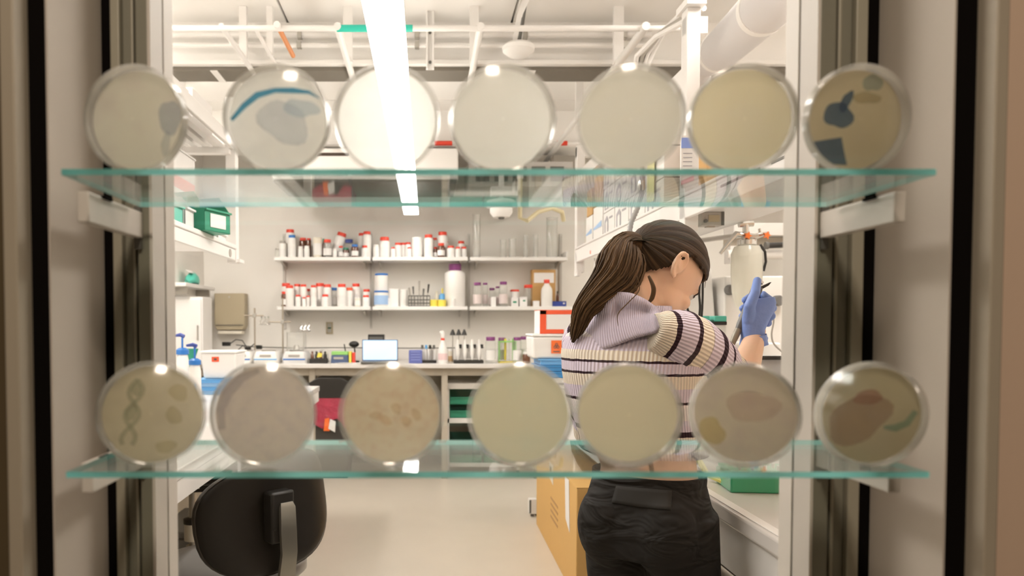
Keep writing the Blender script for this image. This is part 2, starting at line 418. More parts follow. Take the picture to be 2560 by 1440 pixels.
def dish(pn, pf, zshelf, label, col, blotch, amt=0.4, bscale=18, stains=(), Yn=0.672, trans=0.25, seed=0.0):
    n3 = at(*pn, Yn); lat = Vector((0, 0, 0)); a = Vector((0, TD, 0))
    for _ in range(6):
        f3 = at(*pf, Yn + a.y); a = f3 - n3
        l2 = a.x ** 2 + a.z ** 2
        l = math.sqrt(min(l2, (TD * 0.85) ** 2)); s = l / math.sqrt(l2) if l2 > 1e-12 else 0
        a = Vector((a.x * s, math.sqrt(TD ** 2 - l * l), a.z * s))
    z = a.normalized(); x = (Vector((1, 0, 0)) - z * z.x).normalized(); y = z.cross(x)
    rad = RL * math.sqrt(max(0, 1 - z.z ** 2))
    zc = zshelf + rad + max(0.0, -z.z * TD) + 0.0004
    M3 = Matrix((x, y, z)).transposed()
    t = thing('petri_dish', label, 'petri dish', (n3.x, Yn, zc), rot=M3.to_euler(), group='petri dishes on the glass shelves')
    # lid: near disc and its skirt; base: skirt and far disc
    MB().lathe([(0.001, 0.0), (RL - 0.0012, 0.0), (RL, 0.0012)], 56, cap=False).build('lid', DISHP, t, sharp=60)
    o = MB().lathe([(RL, 0.0012), (RL, 0.0105), (RL - 0.001, 0.011), (RL - 0.0011, 0.0015)], 56, cap=False).build('lid_skirt', DISHW, t, sharp=60)
    o = MB().lathe([(RL - 0.0035, 0.003), (RL - 0.0025, 0.0025), (RL - 0.0022, TD - 0.001), (RL - 0.0035, TD)], 56, cap=False).build('base', DISHW, t, sharp=60)
    MB().lathe([(RL - 0.0035, TD), (0.001, TD)], 56, cap=False).build('base_disc', DISHP, t, sharp=60)
    am = agar_mat('agar_gel', col, blotch, bscale, amt, trans, seed)
    MB().lathe([(0.0005, 0.0098), (RL - 0.0048, 0.0098), (RL - 0.004, 0.0105), (RL - 0.0038, 0.0145), (0.0005, 0.0146)], 48, cap=True).build('agar', am, t, sharp=60)
    RR = RL - 0.0052
    for scol, poly in stains:
        pts = []
        for dx, dy in poly:
            px_, py_ = dx * SPX, dy * SPX
            r = math.hypot(px_, py_)
            if r > RR: px_, py_ = px_ * RR / r, py_ * RR / r
            pts.append((px_, py_, 0.0092))
        MB().prism(pts, (0, 0, 0.0005)).build('culture_patch', stain_mat(scol), t)
    return t
def blob(cx, cy, rx, ry, rot=0, n=22, j=0.12, seed=1):
    rnd = random.Random(seed); ph = [rnd.uniform(0, 6.28) for _ in range(4)]; out = []
    for i in range(n):
        a = 2 * PI * i / n
        r = 1 + j * (math.sin(2 * a + ph[0]) + 0.6 * math.sin(3 * a + ph[1]) + 0.4 * math.sin(5 * a + ph[2]))
        x, y = rx * r * math.cos(a), ry * r * math.sin(a)
        out.append((cx + x * math.cos(rot) - y * math.sin(rot), cy + x * math.sin(rot) + y * math.cos(rot)))
    return out
def stroke(pts, w0):
    L_, R_ = [], []
    for i, p in enumerate(pts):
        q0, q1 = pts[max(i - 1, 0)], pts[min(i + 1, len(pts) - 1)]
        tx, ty = q1[0] - q0[0], q1[1] - q0[1]; l = math.hypot(tx, ty) or 1
        ww = w0[i] if isinstance(w0, (list, tuple)) else w0
        L_.append((p[0] - ty / l * ww, p[1] + tx / l * ww)); R_.append((p[0] + ty / l * ww, p[1] - tx / l * ww))
    return L_ + R_[::-1]
ZUT, ZLT = ZU + GT / 2, ZL_ + GT / 2
CR = (0.92, 0.88, 0.74); CR2 = (0.95, 0.92, 0.82); CW = (0.98, 0.96, 0.89); TN = (0.90, 0.82, 0.62); CG = (0.70, 0.68, 0.55)
BL = (0.30, 0.42, 0.60); GB = (0.50, 0.55, 0.66); LGB = (0.66, 0.70, 0.76)
dish((330, 272), (352, 282), ZUT, 'petri dish at the left end of the upper shelf with one blue-grey oval', CR, (0.76, 0.66, 0.58), 0.5, 12,
     [(GB, blob(88, -5, 27, 48, 0.1, seed=3)), (LGB, blob(75, 60, 12, 30, 0.1, seed=5))], seed=1.1)
dish((690, 278), (697, 286), ZUT, 'upper-shelf petri dish with a thin bright blue arc across cream agar', CW, (0.8, 0.78, 0.75), 0.5, 20,
     [((0.16, 0.50, 0.72), stroke([(-118, 0), (-85, -35), (-50, -62), (-5, -74), (40, -74), (80, -70), (112, -58)], [5, 7, 8, 6, 7, 4, 3])),
      (LGB, blob(15, 5, 62, 55, 0.5, seed=8)), ((0.62, 0.72, 0.82), blob(60, -30, 45, 22, 0.2, seed=9))], seed=2.3)
dish((967, 286), (968, 290), ZUT, 'pure white glowing petri dish below the ceiling lamp, upper shelf', CW, (0.8, 0.84, 0.83), 0.5, 22, trans=0.42, seed=3.9)
dish((1258, 286), (1253, 292), ZUT, 'plain ivory petri dish in the middle of the upper shelf', CW, CR2, 0.5, 8, trans=0.22, seed=4.2)
dish((1577, 284), (1574, 288), ZUT, 'plain cream petri dish below the ceiling cables, fifth on upper shelf', CR2, CR, 0.5, 7, seed=5.0)
dish((1862, 288), (1848, 293), ZUT, 'yellowish plain petri dish beside the right window frame, upper shelf', (0.92, 0.84, 0.60), (0.90, 0.84, 0.68), 0.5, 7, trans=0.18, seed=6.0)
BS = (0.22, 0.31, 0.46)
dish((2152, 286), (2126, 293), ZUT, 'tan petri dish with three dark blue patches, right end of upper shelf', (0.68, 0.59, 0.40), (0.60, 0.51, 0.35), 0.5, 9,
     [(BS, [(-118, 60), (-30, 42), (-22, 72), (-10, 112), (-60, 140), (-95, 120)]), (BS, blob(-42, -12, 36, 34, 0.3, seed=4)), (BS, blob(-25, -46, 14, 26, 0.5, seed=6)),
      ((0.28, 0.35, 0.40), blob(40, -92, 24, 22, 0.2, seed=7)), ((0.40, 0.38, 0.31), blob(28, -55, 34, 16, 0.1, seed=7))], trans=0.1, seed=7.0)
HX = (0.48, 0.51, 0.47)
dish((378, 1030), (384, 1030), ZLT, 'petri dish with a grey twisted ladder drawing, left end of lower shelf', TN, (0.60, 0.53, 0.38), 0.5, 10,
     [(HX, stroke([(-50 + 17 * math.sin(i * .62) - .12 * (i * 12 - 90), i * 12 - 88) for i in range(15)], 6)), (HX, stroke([(-50 - 17 * math.sin(i * .62) - .12 * (i * 12 - 90), i * 12 - 88) for i in range(15)], 6)),
      (HX, blob(-42, -62, 14, 16, 0.4, seed=2)), (HX, blob(-52, -4, 14, 22, 0.1, seed=12)),
      ((0.78, 0.76, 0.64), blob(62, -55, 22, 24, 0, seed=14)), ((0.78, 0.76, 0.64), blob(52, 5, 20, 22, 0, seed=15)), ((0.78, 0.76, 0.64), blob(35, 85, 24, 18, 0, seed=16))], trans=0.12, seed=8.0)
dish((657, 1037), (662, 1036), ZLT, 'mottled mauve-grey petri dish in front of the chair, lower shelf', (0.86, 0.77, 0.66), (0.70, 0.62, 0.58), 0.9, 26,
     [((0.58, 0.58, 0.62), stroke([(-105, 40), (-112, -10), (-95, -55), (-62, -92), (-15, -112)], [9, 12, 16, 14, 6]))], trans=0.15, seed=9.5)
dish((978, 1040), (979, 1038), ZLT, 'petri dish with speckled peach bands, third on the lower shelf', (0.90, 0.80, 0.60), (0.80, 0.60, 0.42), 0.95, 34,
     [((0.97, 0.88, 0.76), blob(-40 + 26 * i, 18 * math.sin(i * 2.4) + 5, 16, 11, .3 * i, seed=21 + i)) for i in range(5)], trans=0.18, seed=10.2)
dish((1300, 1043), (1299, 1040), ZLT, 'faintly greenish petri dish left of the person, lower shelf', (0.90, 0.85, 0.65), (0.80, 0.82, 0.66), 0.7, 12, trans=0.15, seed=11.7)
dish((1572, 1045), (1568, 1040), ZLT, 'plain olive-cream petri dish in front of the waist of the person, lower shelf', (0.92, 0.85, 0.65), (0.88, 0.82, 0.64), 0.5, 7, trans=0.10, seed=12.0)
dish((1856, 1043), (1862, 1038), ZLT, 'brownish petri dish with a yellow smear, sixth on the lower shelf', (0.87, 0.78, 0.62), (0.74, 0.63, 0.55), 0.8, 16,
     [((0.95, 0.86, 0.50), blob(-78, 50, 34, 34, 0.2, seed=31)), ((0.92, 0.84, 0.82), blob(20, -20, 60, 42, -0.2, seed=32))], trans=0.12, seed=13.0)
dish((2162, 1040), (2186, 1048), ZLT, 'petri dish with a purple-brown flower and teal stem, right end of lower shelf', (0.84, 0.77, 0.53), (0.76, 0.68, 0.48), 0.5, 9,
     [((0.44, 0.365, 0.34), blob(-32, 5, 78, 62, -0.15, seed=41)), ((0.48, 0.33, 0.32), blob(5, -45, 38, 18, 0.3, seed=42)),
      ((0.22, 0.33, 0.32), stroke([(25, 40), (50, 48), (80, 42), (105, 18)], [4, 9, 8, 6]))], trans=0.10, seed=14.0)
# ================================================================== CEILING WORK
def K(py, z): return (HZ - py) / (z - CAMZ)
def XZ(px, Y): return (px - CX) / FPX * Y
def beam(lb, y0, y1, z0, z1, name='ceiling_beam'):
    t = thing(name, lb, 'beam', (0.47, (y0 + y1) / 2, z0))
    MB().bx(XL, XR, y0, y1, z0 + .02, z1).build('web', CEIL, t, True)
    MB().bx(XL, XR, y0 - 0.03, y1 + 0.03, z0, z0 + 0.025).build('flange', CEIL, t, True, bev=0.003)
    return t
beam('white ceiling beam nearer the viewer, behind the lamp', 4.22, 4.40, 2.75, ZC)
beam('white ceiling beam farther back, above the long white duct box', 5.95, 6.20, 2.70, ZC)
beam('white ceiling beam at the very front of the lab ceiling', 2.60, 2.78, 2.80, ZC)
t = thing('beam_shade_strip', 'added dark strip standing in for the shade under the nearer ceiling beam', 'tray', (0.47, 4.32, 2.728))  # added strip: its dark colour stands in for shade below the flange
SHADEM = mat('beam_shade', (0.17, 0.15, 0.12), 0.6)
MB().bx(XL, XR, 4.235, 4.425, 2.728, 2.732).build('shade_strip', SHADEM, t, True)
for yy in (4.235, 4.421): MB().bx(XL, XR, yy, yy + .004, 2.732, 2.749).build('strip_side', SHADEM, t, True)
for xx in (-1.2, -.3, .6, 1.5): MB().bx(xx - .02, xx + .02, 4.23, 4.43, 2.724, 2.728).build('added_strip_strap', WHITE, t, True)
for lb, Y, z, r in (('thin white pipe crossing below the nearer ceiling beam', 4.14, 2.835, 0.013), ('white pipe crossing just above the thin lower pipe on the nearer beam', 4.16, 2.90, 0.018)):
    t = thing('ceiling_pipe', lb, 'pipe', (0.4, Y, z), group='white pipes under the ceiling')
    MB().cyl((XL, Y, z), (1.25, Y, z), r).build('pipe', WHITE, t, True)
    for x in (-1.5, -0.7, -0.05, 0.55, 1.1):
        MB().bx(x - .012, x + .012, Y - r - .004, Y + r + 0.004, z - r - .004, z + r + .004).build('clip', STEEL, t, True)
t = thing('ceiling_pipe', 'white pipe with teal marker bands behind the main lamp', 'pipe', (-0.2, 3.5, 2.70), group='white pipes under the ceiling')
MB().cyl((XL, 3.55, 2.695), (1.2, 3.55, 2.695), 0.014).build('pipe', WHITE, t, True)
for x0, x1 in ((XZ(845, 3.55), XZ(922, 3.55)), (XZ(1012, 3.55), XZ(1032, 3.55))):
    part_label(MB().cyl((x0, 3.55, 2.695), (x1, 3.55, 2.695), 0.0165).build('marker_band', mat('teal_band', (0.03, 0.55, 0.42), 0.5), t, True), 'teal marker band')
for i, (px, z, r, lb) in enumerate(((1200, 2.70, 0.018, 'white conduit running back from the beam, right of the main lamp'), (846, 2.70, 0.018, 'white conduit running back just left of the main lamp'),
                                    (560, 2.72, 0.014, 'white conduit running back near the left end of the beam'), (640, 2.74, 0.010, 'slim white conduit running back above the left wall shelves'),
                                    (1608, 2.69, 0.020, 'white conduit running back beside the cable bundle'))):
    k = K(75, z); Y = FPX / k; x = (px - CX) / k
    t = thing('ceiling_conduit', lb, 'pipe', (x, Y, z), group='conduits running to the back wall')
    MB().cyl((x, Y, z), (x, YB, z), r).build('pipe', WHITE, t, True)
    for yy in (4.0, 5.0): MB().bx(x - r - .006, x + r + .006, yy, yy + .03, z - .004, ZC).build('hanger', WHITE, t, True)
k = K(75, 2.70); p0 = Vector(((699 - CX) / k, FPX / k, 2.70)); k = K(148, 2.70); p1 = Vector(((737 - CX) / k, FPX / k, 2.70))
t = thing('copper_pipe', 'short orange copper pipe stub under the ceiling', 'pipe', p0)
MB().cyl(p0, p1, 0.012).build('pipe', mat('copper_orange', (0.70, 0.26, 0.08), 0.4), t, True)
MB().cyl(p0 - Vector((0, 0.02, 0)), p0, 0.016).build('cap', WHITE, t, True)
# vertical strut channel right of the lamp
Y = 4.08; x = XZ(1075, Y)
t = thing('strut_hanger', 'white slotted strut hanging down right of the main lamp', 'hanger', (x, Y, 2.72))
mb = MB().bx(x - .022, x - .012, Y - .02, Y, 2.68, ZC); mb.bx(x + .012, x + .022, Y - .02, Y, 2.68, ZC); mb.bx(x - .022, x + .022, Y, Y + .004, 2.68, ZC)
mb.build('channel', WHITE, t, True)
for z in (2.72, 2.88): MB().cyl((x, Y - .006, z), (x, Y, z), 0.008).build('bolt', DARKG, t, True)
# dome sensor with its dark rod and white strap
Y = 3.9; p = at(1296, 128, Y)
t = thing('ceiling_sensor', 'round white ceiling dome hanging on a dark rod', 'sensor', p)
MB().lathe([(0.005, -0.028), (0.05, -0.024), (0.082, 0.0), (0.085, 0.02), (0.07, 0.034), (0.03, 0.045), (0.005, 0.046)], 28).build('dome', PLW, t)
MB().tube([Vector((0.0, 0, 0.04)), Vector((0.012, -0.08, 0.14)), Vector((0.02, -0.12, 0.22))], 0.012).build('rod', DARKG, t)
MB().prism([(-0.035, 0, 0.03), (-0.02, -0.1, 0.15), (0.02, -0.16, 0.25), (0.06, -0.16, 0.25), (0.01, -0.1, 0.15), (-0.012, 0, 0.03)], (0, 0.006, 0)).build('strap', WHITE, t)
# main linear lamp
X0 = -0.127; WL = 0.122; ZL0 = 2.237
t = thing('linear_lamp', 'long bright white linear ceiling lamp running down the aisle', 'lamp', (X0, 3.9, ZL0))
MB().bx(X0 - WL / 2, X0 + WL / 2, 1.75, 6.42, ZL0, ZL0 + 0.012).build('diffuser', LAMP, t, True)
MB().bx(X0 - WL / 2 + .004, X0 + WL / 2 - .004, 1.75, 6.42, ZL0 + 0.0125, ZL0 + 0.055).build('housing', WHITE, t, True)
MB().bx(X0 - WL / 2 + .02, X0 + WL / 2 - .02, 1.80, 6.38, ZL0 + 0.0555, ZL0 + 0.062).build('upper_diffuser', LAMP2, t, True)
for yy in (2.2, 4.0, 5.4): MB().cyl((X0, yy, ZL0 + 0.06), (X0, yy, ZC), 0.003, n=6).build('cable', STEEL, t, True)
for i, (lx, ly, lw, ll) in enumerate(FILL_LAMPS):  # housings of the added lamps, placed out of view
    lb = ['left front', 'right front', 'left rear', 'right rear'][i]
    t = thing('fill_panel_lamp', 'added flat ceiling lamp out of view, %s one of four' % lb, 'lamp', (lx, ly, 2.945), group='added ceiling lamps out of view')
    MB().box((0, 0, 0.02), (lw + .06, ll + .06, 0.04)).build('housing', WHITE, t)
    MB().box((0, 0, -0.004), (lw, ll, 0.006)).build('diffuser', LAMP2, t)
# white duct box near the back wall, its underside coloured dark for the shade there
t = thing('duct_box', 'long white ceiling duct box, underside coloured dark as shade, above the wall shelves', 'duct', (-0.46, 6.15, 2.40))
MB().bx(-1.2, 0.25, 5.80, 6.50, 2.42, 2.66).build('casing', WHITE, t, True, bev=0.006)
MB().bx(-1.19, 0.24, 5.81, 6.49, 2.40, 2.42).build('underside', mat('shade_underside', (0.11, 0.105, 0.10), 0.6), t, True)
for x in (-1.0, -0.4, 0.1): MB().bx(x - .015, x + .015, 6.1, 6.13, 2.66, ZC).build('hanger', STEEL, t, True)
part_label(MB().bx(-0.85, -0.60, 5.798, 5.80, 2.60, 2.625).build('label_strip', mat('dark_strip', (0.05, 0.03, 0.02), 0.5), t, True), 'dark strip on casing')
t = thing('ceiling_pipe', 'white pipe with red marker bands above the duct box', 'pipe', (0.1, 5.86, 2.72), group='white pipes under the ceiling')
z = CAMZ + (HZ - 362) / FPX * 5.86
MB().cyl((XL, 5.86, z), (1.6, 5.86, z), 0.014).build('pipe', WHITE, t, True)
for a, b in ((1086, 1130), (1390, 1415)):
    part_label(MB().cyl((XZ(a, 5.86), 5.86, z), (XZ(b, 5.86), 5.86, z), 0.0185).build('marker_band', RED, t, True), 'red marker band')
t = thing('duct_box', 'smaller grey ceiling box right of the long duct box', 'duct', (0.8, 6.3, 2.36))
MB().bx(0.34, 1.18, 6.0, 6.6, 2.40, 2.60).build('casing', mat('grey_steel', (0.5, 0.48, 0.45), 0.5), t, True, bev=0.004)
for x in (0.45, 1.05): MB().bx(x - .012, x + .012, 6.2, 6.23, 2.60, ZC).build('hanger', STEEL, t, True)
for i in range(5): MB().bx(0.40 + i * .15, 0.51 + i * .15, 5.994, 6.0, 2.44, 2.56).build('slat', DARKG, t, True)
# projector-like ceiling camera in front of the right wall shelves
Y = 5.6; p = at(1253, 520, Y)
t = thing('ceiling_camera', 'white ceiling-hung camera housing above the clear cylinders', 'camera', p)
MB().lathe([(0.005, -0.075), (0.06, -0.07), (0.085, -0.035), (0.085, 0.0), (0.11, 0.005), (0.11, 0.05), (0.09, 0.06), (0.005, 0.062)], 24).build('housing', PLW, t)
MB().lathe([(0.005, -0.088), (0.02, -0.086), (0.028, -0.07), (0.005, -0.07)], 16, c=(0, -0.01, 0)).build('lens', DARKG, t)
MB().cyl((0, 0, 0.06), (0, 0, ZC - p.z), 0.02).build('pole', WHITE, t)
MB().box((0.02, 0, 0.12), (0.2, 0.1, 0.07)).build('mount', WHITE, t, bev=0.005)
pts = [at(1300, 545, 5.7), at(1318, 552, 5.7), at(1345, 530, 5.75), at(1380, 520, 5.8), at(1405, 530, 5.85)]
t = thing('yellowed_hose', 'yellowed flexible hose looping below the ceiling, right of the camera housing', 'hose', pts[0])
MB().tube([pts[0] + Vector((0, 0, 0.35))] + pts + [pts[-1] + Vector((0.03, 0.1, -0.05))], 0.017).build('hose', mat('yellowed', (0.66, 0.58, 0.36), 0.5), t, True)
MB().cyl(pts[0] + Vector((0, 0, 0.3)), pts[0] + Vector((0, 0, ZC - pts[0].z)), 0.024).build('drop_pipe', WHITE, t, True)
DUCTM = mat('duct_white', (0.66, 0.64, 0.64), 0.55)
# big round duct, upper right
t = thing('round_duct', 'big round white duct running back at the upper right', 'duct', (1.35, 3.0, 2.45))
z = 2.62
R = 0.097
pA, pB = at(1912, 20, 2.9), at(1800, 128, 3.75)
d = (pB - pA); 
pA2 = pA - d * 1.2
MB().tube([pA2, pA, pB], [R * .98, R, R], 28).build('pipe', DUCTM, t, True)
pC = at(1752, 172, 4.0); pD = at(1738, 235, 4.1)
MB().tube([pB, pB + (pC - pB) * .5 + Vector((0, .05, .02)), pC, pD, pD + Vector((0, .02, -.5))], [R, R * .9, R * .68, R * .55, R * .55], 24).build('elbow', DUCTM, t, True)
for q in (pA, pB): MB().tube([q - d * .03, q + d * .03], R * 1.04, 28).build('collar', PLW, t, True)
# cable bundle
for i in range(4):
    o = i * 14
    pts = [at(1582 + o * .4, 210, 3.6), at(1592 + o, 140 - o * .3, 3.5), at(1640 + o * .6, 92 - o * .5, 3.4), at(1700 + o * .5, 60 - o, 3.2), at(1760, 20 - o, 3.0)]
    sm = []
    for j in range(len(pts) - 1):
        for q in range(4): sm.append(pts[j].lerp(pts[j + 1], q / 4))
    sm.append(pts[-1])
    o_ = MB().tube(sm, 0.012, 8).build('ceiling_cable', [WHITE, STEEL, WHITE, WHITE][i], None)
    tag(o_, ['white ceiling cable curving down, lowest of the bundle at upper right', 'grey ceiling cable inside the curved bundle at upper right', 'white ceiling cable third out in the curved bundle', 'white ceiling cable topmost in the curved bundle'][i], 'cable', 'curved ceiling cables')

# ================================================================== BACK WALL: SHELVES, BENCH
YF = 6.55; KS = FPX / YF
ZSU = CAMZ + (HZ - 643) / KS; ZSL = CAMZ + (HZ - 766) / KS
def xs(px, Y=YF): return (px - CX) / FPX * Y
secs = [(686, 926), (931, 1169), (1175, 1418)]
for row, zz in (('upper', ZSU), ('lower', ZSL)):
    for i, (a, b) in enumerate(secs):
        if row == 'lower' and i == 2: b = 1436
        if row == 'lower' and i == 0: a = 692
        x0, x1 = xs(a), xs(b)
        t = thing('wall_shelf', '%s white wall shelf on the back wall, %s section' % (row, ['left', 'middle', 'right'][i]), 'shelf', ((x0 + x1) / 2, YF + .13, zz - .035))
        MB().bx(x0, x1, YF, YB - .03, zz - .032, zz).build('shelf_board', WHITE, t, True, bev=0.003)
        for xx in (x0 + .06, x1 - .06):
            MB().prism([(xx - .008, YB - .03, zz - .034), (xx - .008, YF + .05, zz - .034), (xx - .008, YF + .05, zz - .045), (xx - .008, YB - .03, zz - .09)], (.016, 0, 0)).build('bracket', STEEL, t, True)
        if i == 2 and row == 'upper': MB().bx(x1 - .012, x1 + .004, YF, YB - .04, zz, zz + .05).build('end_stop', WHITE, t, True, bev=.002)
for i, px in enumerate((712, 928, 1172, 1400)):
    x = xs(px, YB)
    t = thing('shelf_standard', 'slotted wall upright carrying the shelves, %s from the left' % ['first', 'second', 'third', 'fourth'][i], 'upright', (x, YB - .012, 1.3), group='shelf uprights')
    MB().bx(x - .012, x + .012, YB - .022, YB, 1.25, 2.12).build('channel', mat('upright_grey', (0.62, 0.6, 0.56), 0.45), t, True)
    MB().bx(x - .004, x + .004, YB - .023, YB - .0215, 1.27, 2.10).build('slot_row', GREYP, t, True)
# back bench
YBF = 6.10; ZBB = 0.963
t = thing('back_bench', 'pale laboratory bench along the back wall with a beige panel below', 'bench', (-0.1, 6.5, 0))
MB().bx(-2.0, 0.98, YBF, YB - .002, ZBB - .035, ZBB).build('worktop', BENCH, t, True, bev=0.004)
MB().bx(-2.0, 0.98, YB - .016, YB - .002, ZBB, ZBB + .10).build('backsplash', BENCH, t, True, bev=0.003)
for x in (-1.95, -0.95, 0.155, 0.93):
    MB().bx(x - .025, x + .025, YBF + .06, YBF + .11, 0, ZBB - .035).build('leg', BEIGEP, t, True, bev=.002)
MB().bx(-1.95, 0.93, YBF + .07, YBF + .095, ZBB - .10, ZBB - .035).build('rail', BEIGEP, t, True)
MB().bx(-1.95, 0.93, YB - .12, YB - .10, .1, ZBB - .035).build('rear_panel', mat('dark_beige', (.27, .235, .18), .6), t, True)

# ================================================================== LEFT BENCH AND ITS OVERHEAD SHELF
ZB = 0.88
t = thing('left_bench', 'pale laboratory bench along the left side of the aisle', 'bench', (-1.37, 3.2, 0))
MB().bx(-2.0, -0.713, 1.35, 4.95, ZB - .035, ZB).build('worktop', BENCH, t, True, bev=0.004)
MB().bx(-0.735, -0.717, 1.37, 4.93, ZB - .10, ZB - .035).build('apron', WHITE, t, True)
for y in (1.42, 1.9, 4.88): MB().bx(-0.80, -0.75, y - .025, y + .025, 0, ZB - .035).build('leg', WHITE, t, True, bev=.002)
MB().bx(-1.36, -1.34, 1.4, 4.9, .1, ZB - .035).build('rear_panel', BEIGEP, t, True)
XLS = -0.95
t = thing('overhead_shelf', 'white overhead shelf frame above the left bench', 'shelf', (-1.2, 2.7, 1.61))
MB().bx(XLS - .018, XLS, 1.4, 3.72, 1.612, 1.668).build('front_rail', WHITE, t, True, bev=.004)
MB().bx(XLS - .03, XLS + .006, 1.4, 3.72, 1.668, 1.69).build('rail_lip', WHITE, t, True, bev=.004)
MB().bx(-1.36, XLS - .018, 1.4, 3.72, 1.66, 1.685).build('shelf_board', WHITE, t, True)
MB().bx(-1.40, -1.36, 1.4, 3.72, 1.58, 1.70).build('rear_rail', WHITE, t, True)
MB().bx(XLS - .045, XLS + .004, 3.70, 3.76, 1.60, 2.42).build('post', WHITE, t, True, bev=.003)
MB().bx(-1.41, -1.36, 3.70, 3.76, .88, 2.42).build('post', WHITE, t, True, bev=.003)
MB().bx(-1.41, -1.36, 1.40, 1.46, .88, 2.42).build('post', WHITE, t, True, bev=.003)
MB().cyl((XLS - .004, 3.60, 1.64), (XLS + .003, 3.60, 1.64), .02).build('grommet', GREYP, t, True)
MB().bx(XLS - .02, XLS + .02, 3.71, 3.80, 1.605, 1.62).build('foot', WHITE, t, True)
MB().bx(XLS - .018, XLS, 1.4, 3.72, 2.16, 2.225).build('upper_rail', WHITE, t, True, bev=.004)
for i in range(7):
    xx = XLS - .075 - i * .055
    MB().bx(xx - .016, xx + .016, 1.4, 3.72, 2.165, 2.19).build('upper_slat', WHITE, t, True)
for y in (1.45, 2.2, 2.95, 3.68): MB().bx(-1.40, XLS - .018, y - .02, y + .02, 2.135, 2.165).build('cross_bar', WHITE, t, True)
# ================================================================== RIGHT BENCH AND OVERHEAD SHELF
t = thing('right_bench', 'pale laboratory bench along the right side with a rounded front edge', 'bench', (1.15, 3.0, 0))
MB().bx(0.684, 1.62, 1.02, 5.1, ZB - .04, ZB).build('worktop', BENCH, t, True, bev=0.008, seg=3)
MB().bx(0.70, 0.722, 1.04, 5.08, ZB - .15, ZB - .04).build('apron', WHITE, t, True)
MB().bx(0.692, 0.715, 1.04, 5.08, ZB + .0005, ZB + .002).build('edge_strip', PLW, t, True)
for y in (1.10, 3.0, 5.02): MB().bx(1.50, 1.55, y - .025, y + .025, 0, ZB - .04).build('leg', WHITE, t, True, bev=.002)
MB().bx(1.56, 1.58, 1.1, 5.05, .02, ZB - .04).build('rear_panel', DARKG, t, True)
XRS = 0.95; ZR0, ZR1 = 1.685, 1.765
t = thing('overhead_shelf', 'white overhead shelf frame above the right bench', 'shelf', (1.2, 3.2, 1.68))
MB().bx(XRS, XRS + .018, 1.45, 4.72, ZR0, ZR1).build('front_rail', WHITE, t, True, bev=.003)
MB().bx(XRS - .006, XRS + .03, 1.45, 4.72, ZR1, ZR1 + .012).build('rail_lip', WHITE, t, True, bev=.003)
MB().bx(XRS + .018, 1.40, 1.45, 4.72, ZR1 - .02, ZR1).build('shelf_board', WHITE, t, True)
MB().bx(XRS, XRS + .05, 2.73, 2.79, 1.64, 2.45).build('post', WHITE, t, True, bev=.003)
MB().bx(XRS, XRS + .05, 4.69, 4.75, 1.62, 2.42).build('post', WHITE, t, True, bev=.003)
for y in (1.47, 2.76, 4.72): MB().bx(1.40, 1.45, y - .03, y + .03, .881, 2.45).build('post', WHITE, t, True, bev=.003)
MB().bx(XRS - .01, XRS + .06, 2.70, 2.82, 2.45, 2.475).build('post_cap', WHITE, t, True)
MB().bx(XRS + .0, 1.45, 4.70, 4.74, 2.35, 2.41).build('top_bar', WHITE, t, True)
MB().bx(XRS + .0, 1.03, 2.74, 2.78, 2.36, 2.42).build('top_bar', WHITE, t, True)
MB().bx(XRS + .005, XRS + .025, 2.79, 4.69, 2.18, 2.25).build('upper_rail', WHITE, t, True)
MB().bx(XRS + .005, XRS + .03, 4.68, 4.78, 1.60, 1.64).build('foot', WHITE, t, True)
MB().bx(1.0, 1.30, 4.40, 4.42, ZB + .001, ZR0).build('end_panel', WHITE, t, True)
MB().bx(XRS - .001, XRS, 4.28, 4.30, 1.70, 1.72).build('red_tab', REDO, t, True)
for y0, y1 in ((1.7, 2.05), (2.12, 2.4)): MB().bx(XRS - .0015, XRS, y0, y1, 1.736, 1.744).build('slot', DARKG, t, True)
# service beam further right, behind the bench
t = thing('service_beam', 'grey and white service beam across the view right of the person', 'beam', (1.95, 4.0, 1.5))
MB().bx(1.64, XR, 4.0, 4.1, CAMZ + (HZ - 560) / FPX * 4.0, CAMZ + (HZ - 500) / FPX * 4.0).build('grey_panel', mat('service_grey', (0.36, 0.33, 0.29), 0.6), t, True)
MB().bx(1.64, XR, 3.96, 4.1, CAMZ + (HZ - 592) / FPX * 4.0, CAMZ + (HZ - 561) / FPX * 4.0).build('white_rail', WHITE, t, True, bev=.004)
MB().bx(1.64, XR, 4.02, 4.1, CAMZ + (HZ - 616) / FPX * 4.0, CAMZ + (HZ - 593) / FPX * 4.0).build('lower_panel', BEIGEP, t, True)
for x in (1.72, 2.95): MB().bx(x - .03, x + .03, 4.03, 4.09, 0, 2.2).build('post', WHITE, t, True)
t = thing('service_pipe', 'white horizontal pipe behind the hanging white flask', 'pipe', (2.0, 3.95, CAMZ + (HZ - 637) / FPX * 3.95))
MB().cyl((-0.4, 0, 0), (0.9, 0, 0), .026).build('pipe', PLW, t)
MB().box((-0.36, 0.03, 0), (0.05, 0.08, 0.09)).build('support', WHITE, t)
t = thing('black_bar', 'short black bar below the service beam at right', 'bar', (1.95, 3.9, CAMZ + (HZ - 610) / FPX * 3.9))
MB().cyl((-0.16, 0, -.01), (0.35, 0, .012), .015).build('bar', BLACK, t)
MB().cyl((-.17, 0, -.01), (-.155, 0, -.01), .02).build('end_cap', DARKG, t)
